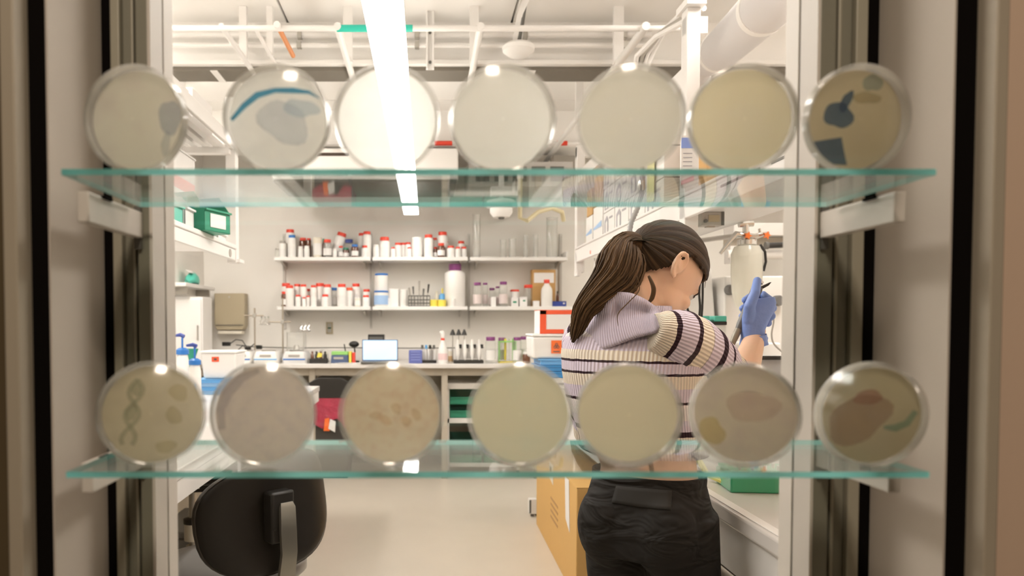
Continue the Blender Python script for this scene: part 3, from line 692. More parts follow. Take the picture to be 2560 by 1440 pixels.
# ================================================================== BOTTLES AND GOODS ON THE WALL SHELVES
ORD = ['first', 'second', 'third', 'fourth', 'fifth', 'sixth', 'seventh', 'eighth', 'ninth', 'tenth', 'eleventh', 'twelfth', 'thirteenth', 'fourteenth', 'fifteenth', 'sixteenth', 'seventeenth', 'eighteenth', 'nineteenth', 'twentieth']
ORD += ['twenty-' + o for o in ORD[:9]] + ['thirtieth'] + ['thirty-' + o for o in ORD[:9]] + ['fortieth'] + ['forty-' + o for o in ORD[:9]] + ['fiftieth'] + ['fifty-' + o for o in ORD[:9]] + ['sixtieth'] + ['sixty-' + o for o in ORD[:9]]
SHELVED = {}
PLACED = []
def shelved(t, desc, shelf): SHELVED.setdefault(shelf, []).append((t.location.x, t, desc))
CAPS = {'red': RED, 'orange': REDO, 'blue': BLUE, 'navy': NAVY, 'white': PLW, 'grey': GREYP, 'green': GREEN, 'black': BLACK, 'purple': PURPLE, 'cream': PLCREAM}
BODY = {'white': PLW, 'amber': AMBER, 'clear': CLEAR, 'cream': PLCREAM, 'grey': GREYP}
def bottle(px0, px1, pyt, Y, zb, body='white', cap='red', kind='jar', label=True, desc=None, shelf=None, tilt=0.0, lbl=None, cat='bottle', name=None, group=None, capf=0.84):
    R = (px1 - px0) / 2 / FPX * Y
    if shelf:
        x_ = at((px0 + px1) / 2, pyt, Y).x
        for Yt in sorted((6.595, 6.62, 6.645, 6.67, 6.695, 6.72, 6.745, 6.77), key=lambda q: abs(q - Y)):
            if all(math.hypot(x_ - a_[0], Yt - a_[1]) > R + a_[2] + .002 for a_ in PLACED if abs(a_[3] - zb) < .02): Y = Yt; break
        else:
            R *= .8
        PLACED.append((x_, Y, R, zb))
    c = at((px0 + px1) / 2, pyt, Y); H = max(c.z - zb, R * 1.2)
    nm = name or {'jar': 'jar', 'bottle': 'bottle', 'tub': 'tub', 'flask': 'flask'}[kind]
    d = desc or '%s %s with %s cap' % ({'clear': 'clear glass', 'amber': 'brown glass', 'white': 'white plastic', 'cream': 'cream plastic', 'grey': 'grey plastic'}[body], nm, cap)
    t = thing(nm, d, cat, (c.x, Y, zb + (R * abs(math.sin(tilt)))), rot=(0, tilt, 0), group=group)
    if shelf: shelved(t, d, shelf)
    b = MB()
    if kind == 'tub':
        b.lathe([(R * .9, 0), (R * .93, .004), (R * .96, H * .9), (R * .9, H * .9)], 20); hc0, hc1, rc = H * .88, H, R
    elif kind == 'bottle':
        b.lathe([(R * .94, 0), (R, .005), (R, H * .58), (R * .9, H * .68), (R * .45, H * .82), (R * .42, H * .9)], 20); hc0, hc1, rc = H * .86, H, R * .52
    else:
        hs = max(H * .72, H - R * 1.0)
        b.lathe([(R * .94, 0), (R, .005), (R, hs), (R * .95, hs + R * .14), (R * capf * .92, hs + R * .36), (R * capf * .92, H * .95)], 20); hc0, hc1, rc = max(H - R * .72, hs + R * .26), H, R * capf
    b.build('body', BODY[body], t, sharp=50)
    cm = MB()
    cm.lathe([(rc * .97, hc0), (rc, hc0 + .002), (rc, hc1 - .003), (rc * .93, hc1)], 20)
    cm.build('cap', CAPS[cap], t, sharp=50)
    if label:
        l0, l1 = H * .12, (H * .5 if kind != 'tub' else H * .7)
        MB().lathe([(R * 1.012, l0), (R * 1.012, l1)], 20, cap=False).build('label', lbl or PAPER, t, sharp=60)
    return t
U, L_ = 'upper', 'lower'
YBk, YFr = 6.72, 6.62
up = [  # px0 px1 top body cap kind label row
 (688, 698, 621, 'clear', 'grey', 'jar', 0, 0), (697, 716, 602, 'white', 'grey', 'jar', 1, 0), (714, 737, 574, 'white', 'red', 'jar', 0, 1), (720, 740, 588, 'white', 'blue', 'jar', 1, 0),
 (748, 767, 595, 'amber', 'red', 'jar', 0, 1), (745, 758, 616, 'white', 'white', 'jar', 1, 0), (760, 774, 615, 'white', 'white', 'jar', 1, 0), (766, 778, 596, 'amber', 'red', 'jar', 0, 1),
 (783, 805, 594, 'cream', 'cream', 'tub', 1, 0), (804, 814, 597, 'amber', 'green', 'bottle', 0, 1), (808, 829, 599, 'clear', 'red', 'jar', 1, 0), (832, 843, 622, 'white', 'white', 'jar', 1, 0),
 (846, 858, 615, 'clear', 'red', 'jar', 1, 0), (861, 884, 599, 'clear', 'navy', 'jar', 1, 1), (857, 873, 620, 'amber', 'green', 'jar', 1, 0), (878, 896, 611, 'amber', 'blue', 'jar', 1, 0),
 (895, 915, 583, 'white', 'red', 'jar', 1, 1), (907, 928, 579, 'white', 'red', 'jar', 0, 1), (902, 923, 614, 'white', 'red', 'jar', 1, 0),
 (933, 948, 612, 'white', 'white', 'jar', 1, 0), (948, 975, 593, 'white', 'red', 'jar', 1, 0), (977, 988, 618, 'white', 'red', 'jar', 1, 0), (986, 1003, 607, 'white', 'red', 'jar', 1, 0), (1000, 1016, 607, 'white', 'red', 'jar', 0, 1),
 (1013, 1028, 606, 'white', 'red', 'jar', 0, 1), (1018, 1029, 618, 'white', 'red', 'jar', 1, 0), (1030, 1056, 594, 'white', 'white', 'tub', 1, 0), (1060, 1083, 587, 'white', 'red', 'jar', 1, 0), (1078, 1094, 595, 'white', 'red', 'jar', 0, 1),
 (1094, 1119, 580, 'white', 'red', 'jar', 1, 1), (1083, 1094, 618, 'amber', 'red', 'jar', 1, 0), (1094, 1112, 608, 'amber', 'red', 'jar', 1, 0), (1108, 1121, 603, 'white', 'red', 'jar', 0, 1), (1117, 1137, 615, 'white', 'red', 'jar', 1, 0),
 (1138, 1152, 617, 'white', 'red', 'jar', 1, 0), (1144, 1162, 603, 'white', 'red', 'jar', 0, 1), (1152, 1167, 617, 'white', 'red', 'jar', 1, 0)]
for a, b_, ty, bd, cp, kd, lb, bk in up:
    bottle(a, b_, ty, YBk if bk else YFr, ZSU, bd, cp, kd, bool(lb), shelf=U)
bottle(824, 850, 583, YBk, ZSU, 'white', 'red', 'jar', True, desc='leaning white jar with red cap', shelf=U, tilt=0.30)
lo = [(703, 727, 708, 'white', 'red', 'jar', 1, 1), (713, 735, 713, 'white', 'red', 'jar', 0, 1), (734, 752, 710, 'white', 'red', 'jar', 1, 1), (750, 767, 711, 'white', 'red', 'jar', 1, 1), (701, 722, 729, 'amber', 'red', 'jar', 1, 0),
 (722, 735, 737, 'amber', 'red', 'jar', 1, 0), (738, 752, 737, 'white', 'red', 'jar', 1, 0), (755, 765, 743, 'white', 'red', 'jar', 0, 0), (765, 776, 739, 'white', 'red', 'jar', 1, 0), (759, 777, 722, 'white', 'red', 'jar', 0, 1),
 (776, 792, 713, 'white', 'red', 'jar', 1, 1), (788, 812, 708, 'white', 'red', 'jar', 1, 1), (808, 829, 711, 'white', 'red', 'jar', 1, 1), (802, 824, 736, 'white', 'red', 'jar', 1, 0), (777, 792, 736, 'white', 'white', 'jar', 1, 0),
 (824, 844, 719, 'clear', 'blue', 'jar', 1, 1), (843, 866, 710, 'white', 'red', 'jar', 1, 0), (862, 883, 719, 'white', 'orange', 'jar', 1, 0), (879, 901, 709, 'white', 'red', 'jar', 1, 1), (907, 926, 723, 'white', 'red', 'jar', 1, 1), (906, 924, 738, 'white', 'red', 'jar', 1, 0), (886, 902, 744, 'cream', 'white', 'tub', 1, 0)]
for a, b_, ty, bd, cp, kd, lb, bk in lo:
    bottle(a, b_, ty, YBk if bk else YFr, ZSL, bd, cp, kd, bool(lb), shelf=L_)
BLUEPR = mat('blue_print', (0.35, 0.52, 0.78), 0.6)
bottle(935, 971, 727, YFr, ZSL, 'white', 'blue', 'tub', True, desc='white and blue printed wipes tub under another', shelf=L_, lbl=BLUEPR)
zt = at(953, 727, YFr).z
bottle(937, 970, 684, YFr, zt, 'white', 'blue', 'tub', False, desc='white blue-lidded wipes tub stacked on another', shelf=L_)
bottle(1112, 1163, 660, 6.66, ZSL, 'white', 'purple', 'jar', False, desc='big white carboy with purple cap', shelf=L_, capf=0.60, name='carboy')
for a, b_, ty, bk in ((1183, 1204, 706, 0), (1206, 1220, 707, 1), (1222, 1238, 720, 1), (1248, 1269, 704, 0), (1238, 1250, 716, 1)):
    bottle(a, b_, ty, YBk if bk else YFr, ZSL, 'clear', 'purple', 'jar', True, shelf=L_, lbl=mat('pale_label', (0.72, 0.62, 0.6), 0.6))
bottle(1353, 1381, 699, YFr, ZSL, 'white', 'red', 'bottle', False, desc='white wash bottle with narrow red top', shelf=L_)
def carton(px0, px1, pyt, pyb, Y, zb, depth, m_, desc, shelf=None, cat='box', name='box', panel=None, group=None, rz=0.0):
    a, b_ = at(px0, pyt, Y), at(px1, pyt, Y); H = a.z - (zb if zb is not None else at(px0, pyb, Y).z)
    z0 = zb if zb is not None else at(px0, pyb, Y).z
    t = thing(name, desc, cat, ((a.x + b_.x) / 2, Y + depth / 2, z0), group=group, rz=rz)
    W = b_.x - a.x
    MB().box((0, 0, H * .46), (W, depth, H * .92)).build('body', m_, t, bev=.002)
    MB().box((0, 0, H * .96), (W * 1.01, depth * 1.01, H * .08)).build('lid', m_, t, bev=.002)
    if panel: MB().box((panel[0] * W, -depth / 2 - .001, H * panel[1]), (W * panel[2], .002, H * panel[3])).build('label', panel[4], t)
    if shelf: shelved(t, desc, shelf)
    return t
carton(974, 996, 722, 768, YFr, ZSL, .09, PAPER, 'small plain white box', L_)
carton(967, 976, 745, 768, YFr - .02, ZSL, .05, PAPER, 'tiny white box', L_)
bottle(1000, 1018, 724, YFr, ZSL, 'white', 'white', 'tub', False, desc='white cup-shaped pot', shelf=L_)
bottle(1124, 1141, 747, YFr - .04, ZSL, 'white', 'white', 'tub', True, desc='small white pot in front of the carboy', shelf=L_)
# wire basket with tools
c = at(1048, 740, YFr); t = thing('tool_basket', '', 'basket', (c.x, YFr, ZSL)); shelved(t, 'dark wire basket of hand tools', L_)
W = .19; H = .095
MB().box((0, 0, .004), (W, .10, .008)).build('bottom', DARKG, t)
for i in range(8): 
    for y in (-.05, .05): MB().cyl((-W / 2 + i * W / 7, y, 0), (-W / 2 + i * W / 7, y, H), .0028, n=6).build('wire', DARKG, t)
for z in (.03, .06, .095):
    MB().tube([(-W / 2, -.05, z), (W / 2, -.05, z), (W / 2, .05, z), (-W / 2, .05, z), (-W / 2, -.05, z)], .0035, 6).build('hoop', DARKG, t)
for i, (x, h, m_) in enumerate(((-.07, .16, STEEL), (-.045, .17, DARKG), (0.0, .22, STEEL), (.03, .15, DARKG), (.065, .19, BLACK))):
    tt = thing('hand_tool', '', 'tool', (c.x + x, YFr, ZSL + .009)); shelved(tt, ['steel spatula standing in the wire basket', 'dark screwdriver in the wire basket', 'tallest thin rod in the wire basket', 'dark pliers in the wire basket', 'black-knobbed tool in the wire basket'][i], L_)
    MB().tube([(0, 0, 0), (0.006 * (i - 2), 0, h * .6)], .004, 8).build('shank', STEEL, tt)
    MB().tube([(0.006 * (i - 2), 0, h * .6), (.010 * (i - 2), 0, h)], [.006, .009], 8).build('handle', m_, tt)
for i, (px) in enumerate((1084, 1105)):
    c = at(px, 750, YFr - .02); t = thing('tape_roll', '', 'tape', (c.x, YFr - .02, ZSL)); shelved(t, 'yellow tape roll, %s of the pair' % ['left', 'right'][i], L_)
    MB().lathe([(.017, 0), (.037, 0), (.037, .06), (.017, .06), (.017, 0)], 24, cap=False).build('tape', YELLOW, t, sharp=30)
    MB().lathe([(.013, 0), (.016, 0), (.016, .06), (.013, .06), (.013, 0)], 20, cap=False).build('core', CARD, t, sharp=30)
bottle(1086, 1098, 727, YBk, ZSL, 'cream', 'cream', 'bottle', False, desc='slim yellowish squeeze bottle', shelf=L_)
c = at(1106, 730, YBk); t = thing('spray_can', '', 'can', (c.x, YBk, ZSL)); shelved(t, 'pale blue can with orange nozzle', L_)
MB().lathe([(.03, 0), (.03, .10), (.02, .115), (.012, .12)], 18).build('can', SKYB, t); MB().lathe([(.008, .12), (.008, .16), (.004, .17)], 10).build('nozzle', YELLOW, t)
# right end of lower shelf
bottle(1310, 1332, 712, YBk, ZSL, 'clear', 'red', 'jar', False, desc='clear pot with a big red lid', shelf=L_, capf=1.0)
bottle(1276, 1298, 724, YBk, ZSL, 'white', 'red', 'tub', False, desc='white box-like tub with red rim', shelf=L_)
carton(1278, 1296, 744, 768, YFr, ZSL, .08, PAPER, 'white card box with green print', L_, panel=(0, .5, .5, .2, GREEN))
carton(1299, 1318, 742, 768, YFr, ZSL, .08, PAPER, 'white card box beside the green-printed box', L_, panel=(.1, .6, .3, .15, GREEN))
carton(1334, 1349, 752, 768, YFr, ZSL, .06, PAPER, 'small white box topped by green lid', L_)
bottle(1336, 1346, 734, YBk, ZSL, 'white', 'green', 'jar', False, desc='small pot with green cap', shelf=L_)
carton(1331, 1389, 674, 768, 6.70, ZSL, .12, CARD, 'tall open cardboard box with a white label', L_, panel=(0, .78, .86, .27, PAPER))
carton(1381, 1416, 753, 768, YFr, ZSL, .10, NAVY, 'flat dark blue box', L_, panel=(.32, .6, .12, .3, PAPER))
bottle(1390, 1398, 728, YBk, ZSL, 'amber', 'black', 'bottle', False, desc='little dark dropper bottle', shelf=L_)
carton(1228, 1240, 742, 768, YFr, ZSL, .06, PAPER, 'little white box between purple-capped bottles', L_)
# clear cylinders on the upper right section
for px0, px1, ty in ((1182, 1201, 537), (1250, 1266, 600), (1272, 1290, 598), (1309, 1320, 588), (1333, 1346, 588), (1366, 1394, 545)):
    c = at((px0 + px1) / 2, ty, YFr); R = (px1 - px0) / 2 / FPX * YFr; H = c.z - ZSU
    t = thing('glass_cylinder', '', 'cylinder', (c.x, YFr, ZSU)); shelved(t, 'empty clear %s' % ('measuring cylinder' if H / R > 6 else 'beaker'), U)
    MB().lathe([(.003, .003), (R * .94, .003), (R * .95, H), (R, H + .001), (R, 0), (.003, 0)], 20, cap=False).build('wall', CLEARP, t, sharp=50)
    MB().lathe([(R, H - .004), (R * 1.06, H - .001), (R * 1.06, H + .003), (R * .97, H + .003)], 20, cap=False).build('rim', CLEARP, t)
for shelf, lst in SHELVED.items():
    for i, (x, t, d) in enumerate(sorted(lst, key=lambda e: e[0])):
        t['label'] = '%s, %s from left on %s wall shelf' % (d, ORD[i], shelf)
        t['group'] = 'goods on the %s wall shelf' % shelf

# ================================================================== GOODS ON THE BACK BENCH
def Pb(px, Y=6.3): return Vector((xs(px, Y), Y, ZBB))
def biohazard(x, y, z, w, parent, m_=ORANGE, face='-y'):
    """square label with the three-ring hazard sign in raised print"""
    def P(a, b, o): return (x + a, y - o, z + b)
    h = w * .62
    MB().prism([P(-w / 2, -h, 0), P(w / 2, -h, 0), P(w / 2, h, 0), P(-w / 2, h, 0)], (0, -.0015, 0)).build('hazard_label', m_, parent)
    mb = MB(); r = w * .15
    for k in range(3):
        a = PI / 2 + k * 2 * PI / 3; cx, cz = r * 1.05 * math.cos(a), r * 1.05 * math.sin(a) + h * .1
        n = 16; rr = []
        for q in (1.0, .62):
            rr.append([P(cx + r * q * math.cos(2 * PI * j / n), cz + r * q * math.sin(2 * PI * j / n), .0022) for j in range(n)])
        mb.loft(rr, cap=False)
    n = 18; cx, cz = 0, h * .1
    mb.loft([[P(cx + w * q * math.cos(2 * PI * j / n), cz + w * q * math.sin(2 * PI * j / n), .0024) for j in range(n)] for q in (.17, .13)], cap=False)
    mb.prism([P(-w * .3, -h * .8, .0015), P(w * .3, -h * .8, .0015), P(w * .3, -h * .62, .0015), P(-w * .3, -h * .62, .0015)], (0, -.0006, 0))
    mb.build('hazard_sign', PRINT, parent)
# hotplates / balances
for i, (a, b_, ty) in enumerate(((590, 636, 872), (640, 702, 872), (711, 772, 872))):
    p = Pb((a + b_) / 2); W = (b_ - a) / FPX * 6.3
    lb = ['white bench balance partly behind the hazard tub', 'white bench balance with blue stripe in the middle of three', 'grey-white bench balance with clear draft shield'][i]
    t = thing('bench_balance', lb, 'balance', p, group='three balances on the back bench')
    rings = []
    for q, (sx, z) in enumerate(((.98, 0), (1, .02), (1.0, .05), (.92, .085), (.86, .10))):
        rings.append([(sx * W / 2 * cx_, (.13 * sx) * cy_, z) for cx_, cy_ in ((-1, -.8), (-.85, -1), (.85, -1), (1, -.8), (1, .8), (.85, 1), (-.85, 1), (-1, .8))])
    MB().loft(rings).build('housing', PLW if i < 2 else mat('balance_grey', (0.66, 0.65, 0.64), .4), t, sharp=35)
    MB().box((0, -.127, .035), (W * .9, .012, .012)).build('stripe', BLUE if i != 1 else SKYB, t, bev=.003)
    MB().lathe([(.005, .10), (.06, .10), (.062, .108), (.005, .11)], 24, c=(0, .01, 0)).build('pan', STEEL, t)
    MB().box((0, -.128, .065), (W * .45, .008, .018)).build('display', GREYP, t)
    if i == 2:
        MB().bx(-W * .33, W * .33, -.06, .10, .11, .26).build('draft_shield', CLEARP, t)
        for sx in (-1, 1): MB().bx(sx * W * .34 - .003, sx * W * .34 + .003, -.064, -.058, .10, .265).build('edge', STEEL, t)
        MB().lathe([(.002, .112), (.03, .112), (.02, .15), (.002, .152)], 14).build('vessel', STEEL, t)
# ring stands with clamps
for i, (px, pyt, pybar, bx0, bx1) in enumerate(((637, 770, 789, 612, 660), (707, 745, 805, 672, 728))):
    p = Pb(px, 6.5); K_ = FPX / 6.5
    t = thing('ring_stand', 'thin steel stand with cross bar, %s one of two on the back bench' % ['left', 'right'][i], 'stand', p, group='ring stands on the back bench')
    MB().box((0, 0, .008), (.16, .12, .016)).build('base', DARKG, t, bev=.003)
    H = at(px, pyt, 6.5).z - ZBB
    MB().cyl((0, 0, .01), (0, 0, H), .0065, n=10).build('rod', mat('rod_tan', (.42, .36, .28), .4, .5), t)
    zb = at(px, pybar, 6.5).z - ZBB
    MB().cyl(((bx0 - px) / K_, -.012, zb), ((bx1 - px) / K_, -.012, zb), .006, n=10).build('cross_bar', mat('rod_tan', (.42, .36, .28), .4, .5), t)
    MB().box((0, -.006, zb), (.03, .03, .035)).build('boss', STEEL, t, bev=.003)
    x0 = (18 if i == 0 else 48) / K_
    for k in range(3):
        xx = x0 + k * .03
        MB().tube([(xx, -.02, zb - .01), (xx + .01, -.03, zb - .03), (xx - .008, -.04, zb - .055), (xx + .014, -.04, zb - .075)], .006, 8).build('clamp_jaw', CHROME, t)
    MB().box((x0 + .03, -.02, zb - .075), (.10, .015, .015)).build('clamp_bar', CHROME, t, bev=.003)
# paper towel dispenser on the back wall
a, b_ = at(535, 733, 6.72), at(612, 828, 6.72)
t = thing('paper_towel_dispenser', 'beige wall-mounted paper towel dispenser above the balances', 'dispenser', ((a.x + b_.x) / 2, 6.72, b_.z))
W = b_.x - a.x; H = a.z - b_.z
MB().prism([(-W / 2, 0, H), (W / 2, 0, H), (W / 2, 0, .05), (W * .42, 0, .01), (-W * .42, 0, .01), (-W / 2, 0, .05)], (0, .13, 0)).build('case', TAN, t, bev=.008)
MB().box((0, .06, -.012), (W * .8, .10, .03)).build('towel_edge', PLCREAM, t, bev=.004)
MB().box((0, -.004, .055), (W * .9, .006, .006)).build('groove', DARKG, t)
MB().lathe([(.004, 0), (.008, 0), (.008, .004)], 12, c=(0, -.004, H * .9), M=Matrix.Rotation(PI / 2, 3, 'X')).build('lock', STEEL, t)
# wall outlet
a = at(824, 820, YB); t = thing('wall_outlet', 'tan wall socket plate with green insert above the bench', 'outlet', (a.x, YB - .006, a.z))
MB().box((0, 0, 0), (.062, .01, .11)).build('plate', TAN, t, bev=.002)
for dz in (-.025, .025): MB().box((0, -.006, dz), (.036, .004, .034)).build('socket', GREYP, t, bev=.002)
MB().box((0, -.007, 0), (.03, .004, .012)).build('green_insert', DKGREEN, t)
# laptop
p = Pb(949, 6.25); K_ = FPX / 6.25; W = 90 / K_
t = thing('laptop', 'open laptop with a pale blue lit screen on the back bench', 'laptop', p)
MB().box((0, -.06, .010), (W * .96, .20, .018)).build('base', DARKG, t, bev=.004)
MB().box((0, -.03, .0195), (W * .86, .10, .002)).build('keyboard', BLACK, t)
MB().box((0, .05, .105), (W, .012, .185)).build('lid', mat('laptop_blue', (.08, .12, .22), .4), t, bev=.004)
MB().box((0, .0435, .108), (W * .95, .002, .165)).build('screen', SCREEN, t)
p = Pb(941, 6.42); t = thing('speaker_box', 'black box standing behind the laptop', 'box', p)
MB().box((0, 0, .12), (.14, .1, .24)).build('body', BLACK, t, bev=.006); MB().box((0, -.051, .12), (.12, .003, .2)).build('grille', DARKG, t)
# dark vial rack with yellow, blue device etc.
p = Pb(797, 6.25); t = thing('vial_rack', 'black rack of small dark vials with a yellow tag', 'rack', p)
MB().box((0, 0, .02), (.15, .09, .04)).build('block', BLACK, t, bev=.004)
for i in range(4):
    MB().lathe([(.014, .03), (.015, .07), (.009, .08), (.009, .10)], 12, c=(-.054 + i * .036, -.01, 0)).build('vial', [AMBER, BLACK, AMBER, BLACK][i], t)
MB().prism([(-.01, -.046, .05), (.03, -.046, .055), (.035, -.046, .085), (.0, -.046, .09)], (0, -.004, 0)).build('yellow_tag', YELLOW, t)
bottle(807, 818, 876, 6.3, ZBB, 'cream', 'white', 'jar', False, desc='small pale bottle beside the dark vial rack on the bench')
p = Pb(806, 6.45); t = thing('magnifier_lens', 'round clear dome standing behind the dark vial rack', 'dome', p)
MB().lathe([(.055, 0), (.057, .03), (.05, .07), (.03, .10), (.004, .11)], 20).build('dome', CLEARP, t); MB().lathe([(.058, 0), (.062, 0), (.062, .01), (.058, .01)], 20).build('ring', DARKG, t)
p = Pb(851, 6.25); t = thing('meter', 'blue bench meter with lime green top and yellow side', 'meter', p)
MB().prism([(-.075, -.06, 0), (.075, -.06, 0), (.07, -.06, .07), (-.07, -.06, .07)], (0, .12, 0)).build('case', mat('meter_blue', (.07, .11, .22), .4), t, bev=.006)
MB().box((0, 0, .085), (.14, .11, .03)).build('lime_top', LIME, t, bev=.004); MB().box((.088, -.02, .05), (.02, .1, .10)).build('yellow_side', YELLOW, t, bev=.003)
MB().box((-.01, -.062, .045), (.08, .004, .02)).build('display', GREYP, t); MB().box((.115, -.01, .045), (.02, .1, .09)).build('red_side', RED, t, bev=.003)
MB().cyl((.04, .02, .10), (.03, .02, .16), .005, n=8).build('probe', BLACK, t)
p = Pb(887, 6.4); t = thing('microphone', 'black foam-headed gooseneck left of the laptop', 'microphone', p)
MB().lathe([(.04, 0), (.04, .012), (.01, .016)], 16).build('base', BLACK, t); MB().tube([(0, 0, .01), (.0, 0, .10), (-.005, -.01, .14)], .006).build('neck', BLACK, t); MB().ball((-.006, -.01, .155), (.045, .028, .028), 14, 8).build('foam_head', BLACK, t)
p = Pb(1039, 6.25); t = thing('heat_block', 'small blue-violet bench box right of the laptop', 'device', p)
MB().box((0, 0, .055), (.112, .10, .11)).build('case', mat('violet_blue', (.12, .15, .42), .4), t, bev=.005)
for i in range(4): MB().box((0, -.052, .03 + i * .022), (.08, .004, .008)).build('vent', mat('violet_pale', (.24, .28, .58), .4), t)
p = Pb(1072, 6.3); t = thing('pipette_rack', 'low white rack of pipettes with blue and black tops', 'rack', p)
MB().box((0, 0, .012), (.13, .09, .024)).build('base', BLACK, t, bev=.003); MB().box((0, .02, .06), (.13, .02, .09)).build('panel', PLW, t, bev=.003)
for i in range(5): MB().tube([(-.05 + i * .025, -.01, .02), (-.055 + i * .027, .0, .12)], [.006, .008], 8).build('pipette', [PLW, PLW, PLW, STEEL, PLW][i], t)
for i, m_ in enumerate((DARKG, SKYB, BLACK, DARKG)): MB().box((-.055 + i * .033, .0, .135), (.022, .025, .035)).build('top', m_, t, bev=.005)
# spray bottle
p = Pb(1107, 6.2); t = thing('spray_bottle', 'white spray bottle with a red collar on the back bench', 'bottle', p)
MB().lathe([(.036, 0), (.039, .006), (.039, .10), (.034, .13), (.014, .19), (.012, .20)], 20).build('body', PLW, t); MB().lathe([(.016, .195), (.016, .21)], 16).build('collar', RED, t)
MB().prism([(-.012, 0, .212), (.012, 0, .212), (.016, 0, .25), (.004, 0, .275), (-.026, 0, .27), (-.026, 0, .255), (-.014, 0, .245)], (0, .018, 0)).build('trigger_head', PLW, t, bev=.003)
MB().lathe([(.0395, .03), (.0395, .085)], 20, cap=False).build('label', mat('pink_label', (.8, .6, .6), .6), t)
bottle(1120, 1133, 873, 6.3, ZBB, 'cream', 'white', 'jar', True, desc='tan jar between spray bottle and pipette stand on the bench', lbl=mat('tan_label', (.62, .42, .22), .6))
p = Pb(1171, 6.25); t = thing('pipette_stand', 'white pipette carousel with three black knobs on thin rods', 'stand', p)
MB().box((0, 0, .014), (.25, .12, .028)).build('base', BLACK, t, bev=.006); MB().box((0, .02, .10), (.22, .03, .12)).build('panel', PLW, t, bev=.004)
for i in range(4):
    x = -.09 + i * .06
    MB().lathe([(.006, .02), (.010, .05), (.018, .09), (.016, .13), (.010, .17), (.008, .20)], 12, c=(x, -.03, 0)).build('pipette', PLW, t)
    MB().lathe([(.011, .125), (.014, .15), (.012, .16)], 12, c=(x + .02, -.03, 0)).build('grip', BLACK, t)
for i, px in enumerate((1132, 1147, 1161)):
    x = (px - 1171) / FPX * 6.25
    MB().cyl((x, .03, .03), (x, .03, .24), .004, n=8).build('rod', STEEL, t); MB().lathe([(.024, .235), (.02, .25), (.010, .275), (.006, .285)], 14, c=(x, .03, 0)).build('knob', BLACK, t)
# purple-capped bottles and green rack at the right
for i, (a, b_, ty) in enumerate(((1213, 1240, 842), (1244, 1266, 844), (1282, 1304, 843), (1300, 1322, 841))):
    bottle(a, b_, ty, 6.25 if i % 2 == 0 else 6.4, ZBB, 'clear', 'purple', 'jar', True, desc='clear bottle with purple cap on the back bench, %s from the left' % ORD[i], group='purple-capped bottles on the bench')
bottle(1306, 1326, 880, 6.2, ZBB, 'amber', 'white', 'jar', False, desc='squat brown jar at the right end of the back bench')
p = Pb(1268, 6.32); t = thing('test_tube_rack', 'green test tube rack among the purple-capped bottles', 'rack', p)
MB().box((0, 0, .18), (.15, .07, .012)).build('top_plate', LIME, t); MB().box((0, 0, .006), (.15, .07, .012)).build('base_plate', YELLOW, t)
for x in (-.07, .07): MB().box((x, 0, .09), (.008, .07, .17)).build('side', LIME, t)
for i in range(4): MB().lathe([(.004, .02), (.010, .03), (.010, .20), (.011, .205)], 10, c=(-.05 + i * .034, 0, 0)).build('tube', [CLEAR, YELLOW, CLEAR, LIME][i], t)
# papers, adapters and cables
p = Pb(860, 6.14); t = thing('paper_sheet', 'white papers lying at the bench edge left of the laptop', 'paper', p)
for i in range(3): MB().box((.03 * i, 0, .002 + i * .0025), (.21, .06, .002), rz=.05 * i).build('sheet', PAPER, t)
for i, (px, py) in enumerate(((566, 860), (620, 872), (648, 868))):
    a = at(px, py, 6.6); t = thing('power_adapter', ['black power adapter hanging on its cable above the hazard tub', 'black plug behind the left balance', 'black plug between the two balances'][i], 'adapter', a)
    MB().box((0, 0, 0), (.07 if i == 0 else .05, .04, .035)).build('body', BLACK, t, bev=.006)
    pts = [Vector((.03, 0, 0)), Vector((.08, .02, .04)), Vector((.13, .05, .03)), Vector((.16, .08, -.03)), Vector((.18, .08, -.06))]
    if i: pts = [Vector((-.02, 0, 0)), Vector((-.05, .03, .03)), Vector((-.10, .05, -.01)), Vector((-.13, .06, -.05))]
    MB().tube(pts, .0045, 6).build('cord', BLACK, t)
pts = [Vector((xs(590, 6.72), 6.72, ZBB + .14)), Vector((xs(640, 6.72), 6.72, ZBB + .12)), Vector((xs(740, 6.72), 6.72, ZBB + .112)), Vector((xs(830, 6.72), 6.72, ZBB + .115)), Vector((xs(1020, 6.72), 6.72, ZBB + .11)), Vector((xs(1210, 6.72), 6.72, ZBB + .115))]
tag(MB().tube(pts, .005, 6).build('power_cable', DARKG), 'thin dark cable lying along the bench splash strip', 'cable')
# ================================================================== UNDER THE BACK BENCH
a = at(822, 935, 6.3); t = thing('waste_bin', 'black waste bin with sloping lid and red bag under the back bench', 'bin', (a.x, 6.33, 0))
W = 118 / FPX * 6.3; HT = a.z - .02
MB().loft([[(-W / 2 * .85, -.15, 0), (W / 2 * .85, -.15, 0), (W / 2 * .85, .16, 0), (-W / 2 * .85, .16, 0)], [(-W / 2, -.18, HT * .80), (W / 2, -.18, HT * .80), (W / 2, .18, HT * .80), (-W / 2, .18, HT * .80)]]).build('body', mat('bin_grey', (.06, .055, .05), .5), t, bev=.006)
MB().prism([(-W * .55, -.2, HT * .80), (W * .55, -.2, HT * .80), (W * .55, -.2, HT * .94), (W * .30, -.2, HT), (-W * .18, -.2, HT), (-W * .55, -.2, HT * .90)], (0, .4, 0)).build('lid', BLACK, t, bev=.006)
rnd = random.Random(5); rings = []
bagm = mat('red_bag_film', (.42, .045, .085), .25, spec=.7, bump=1.0, bscale=22, var=.3, vscale=12)
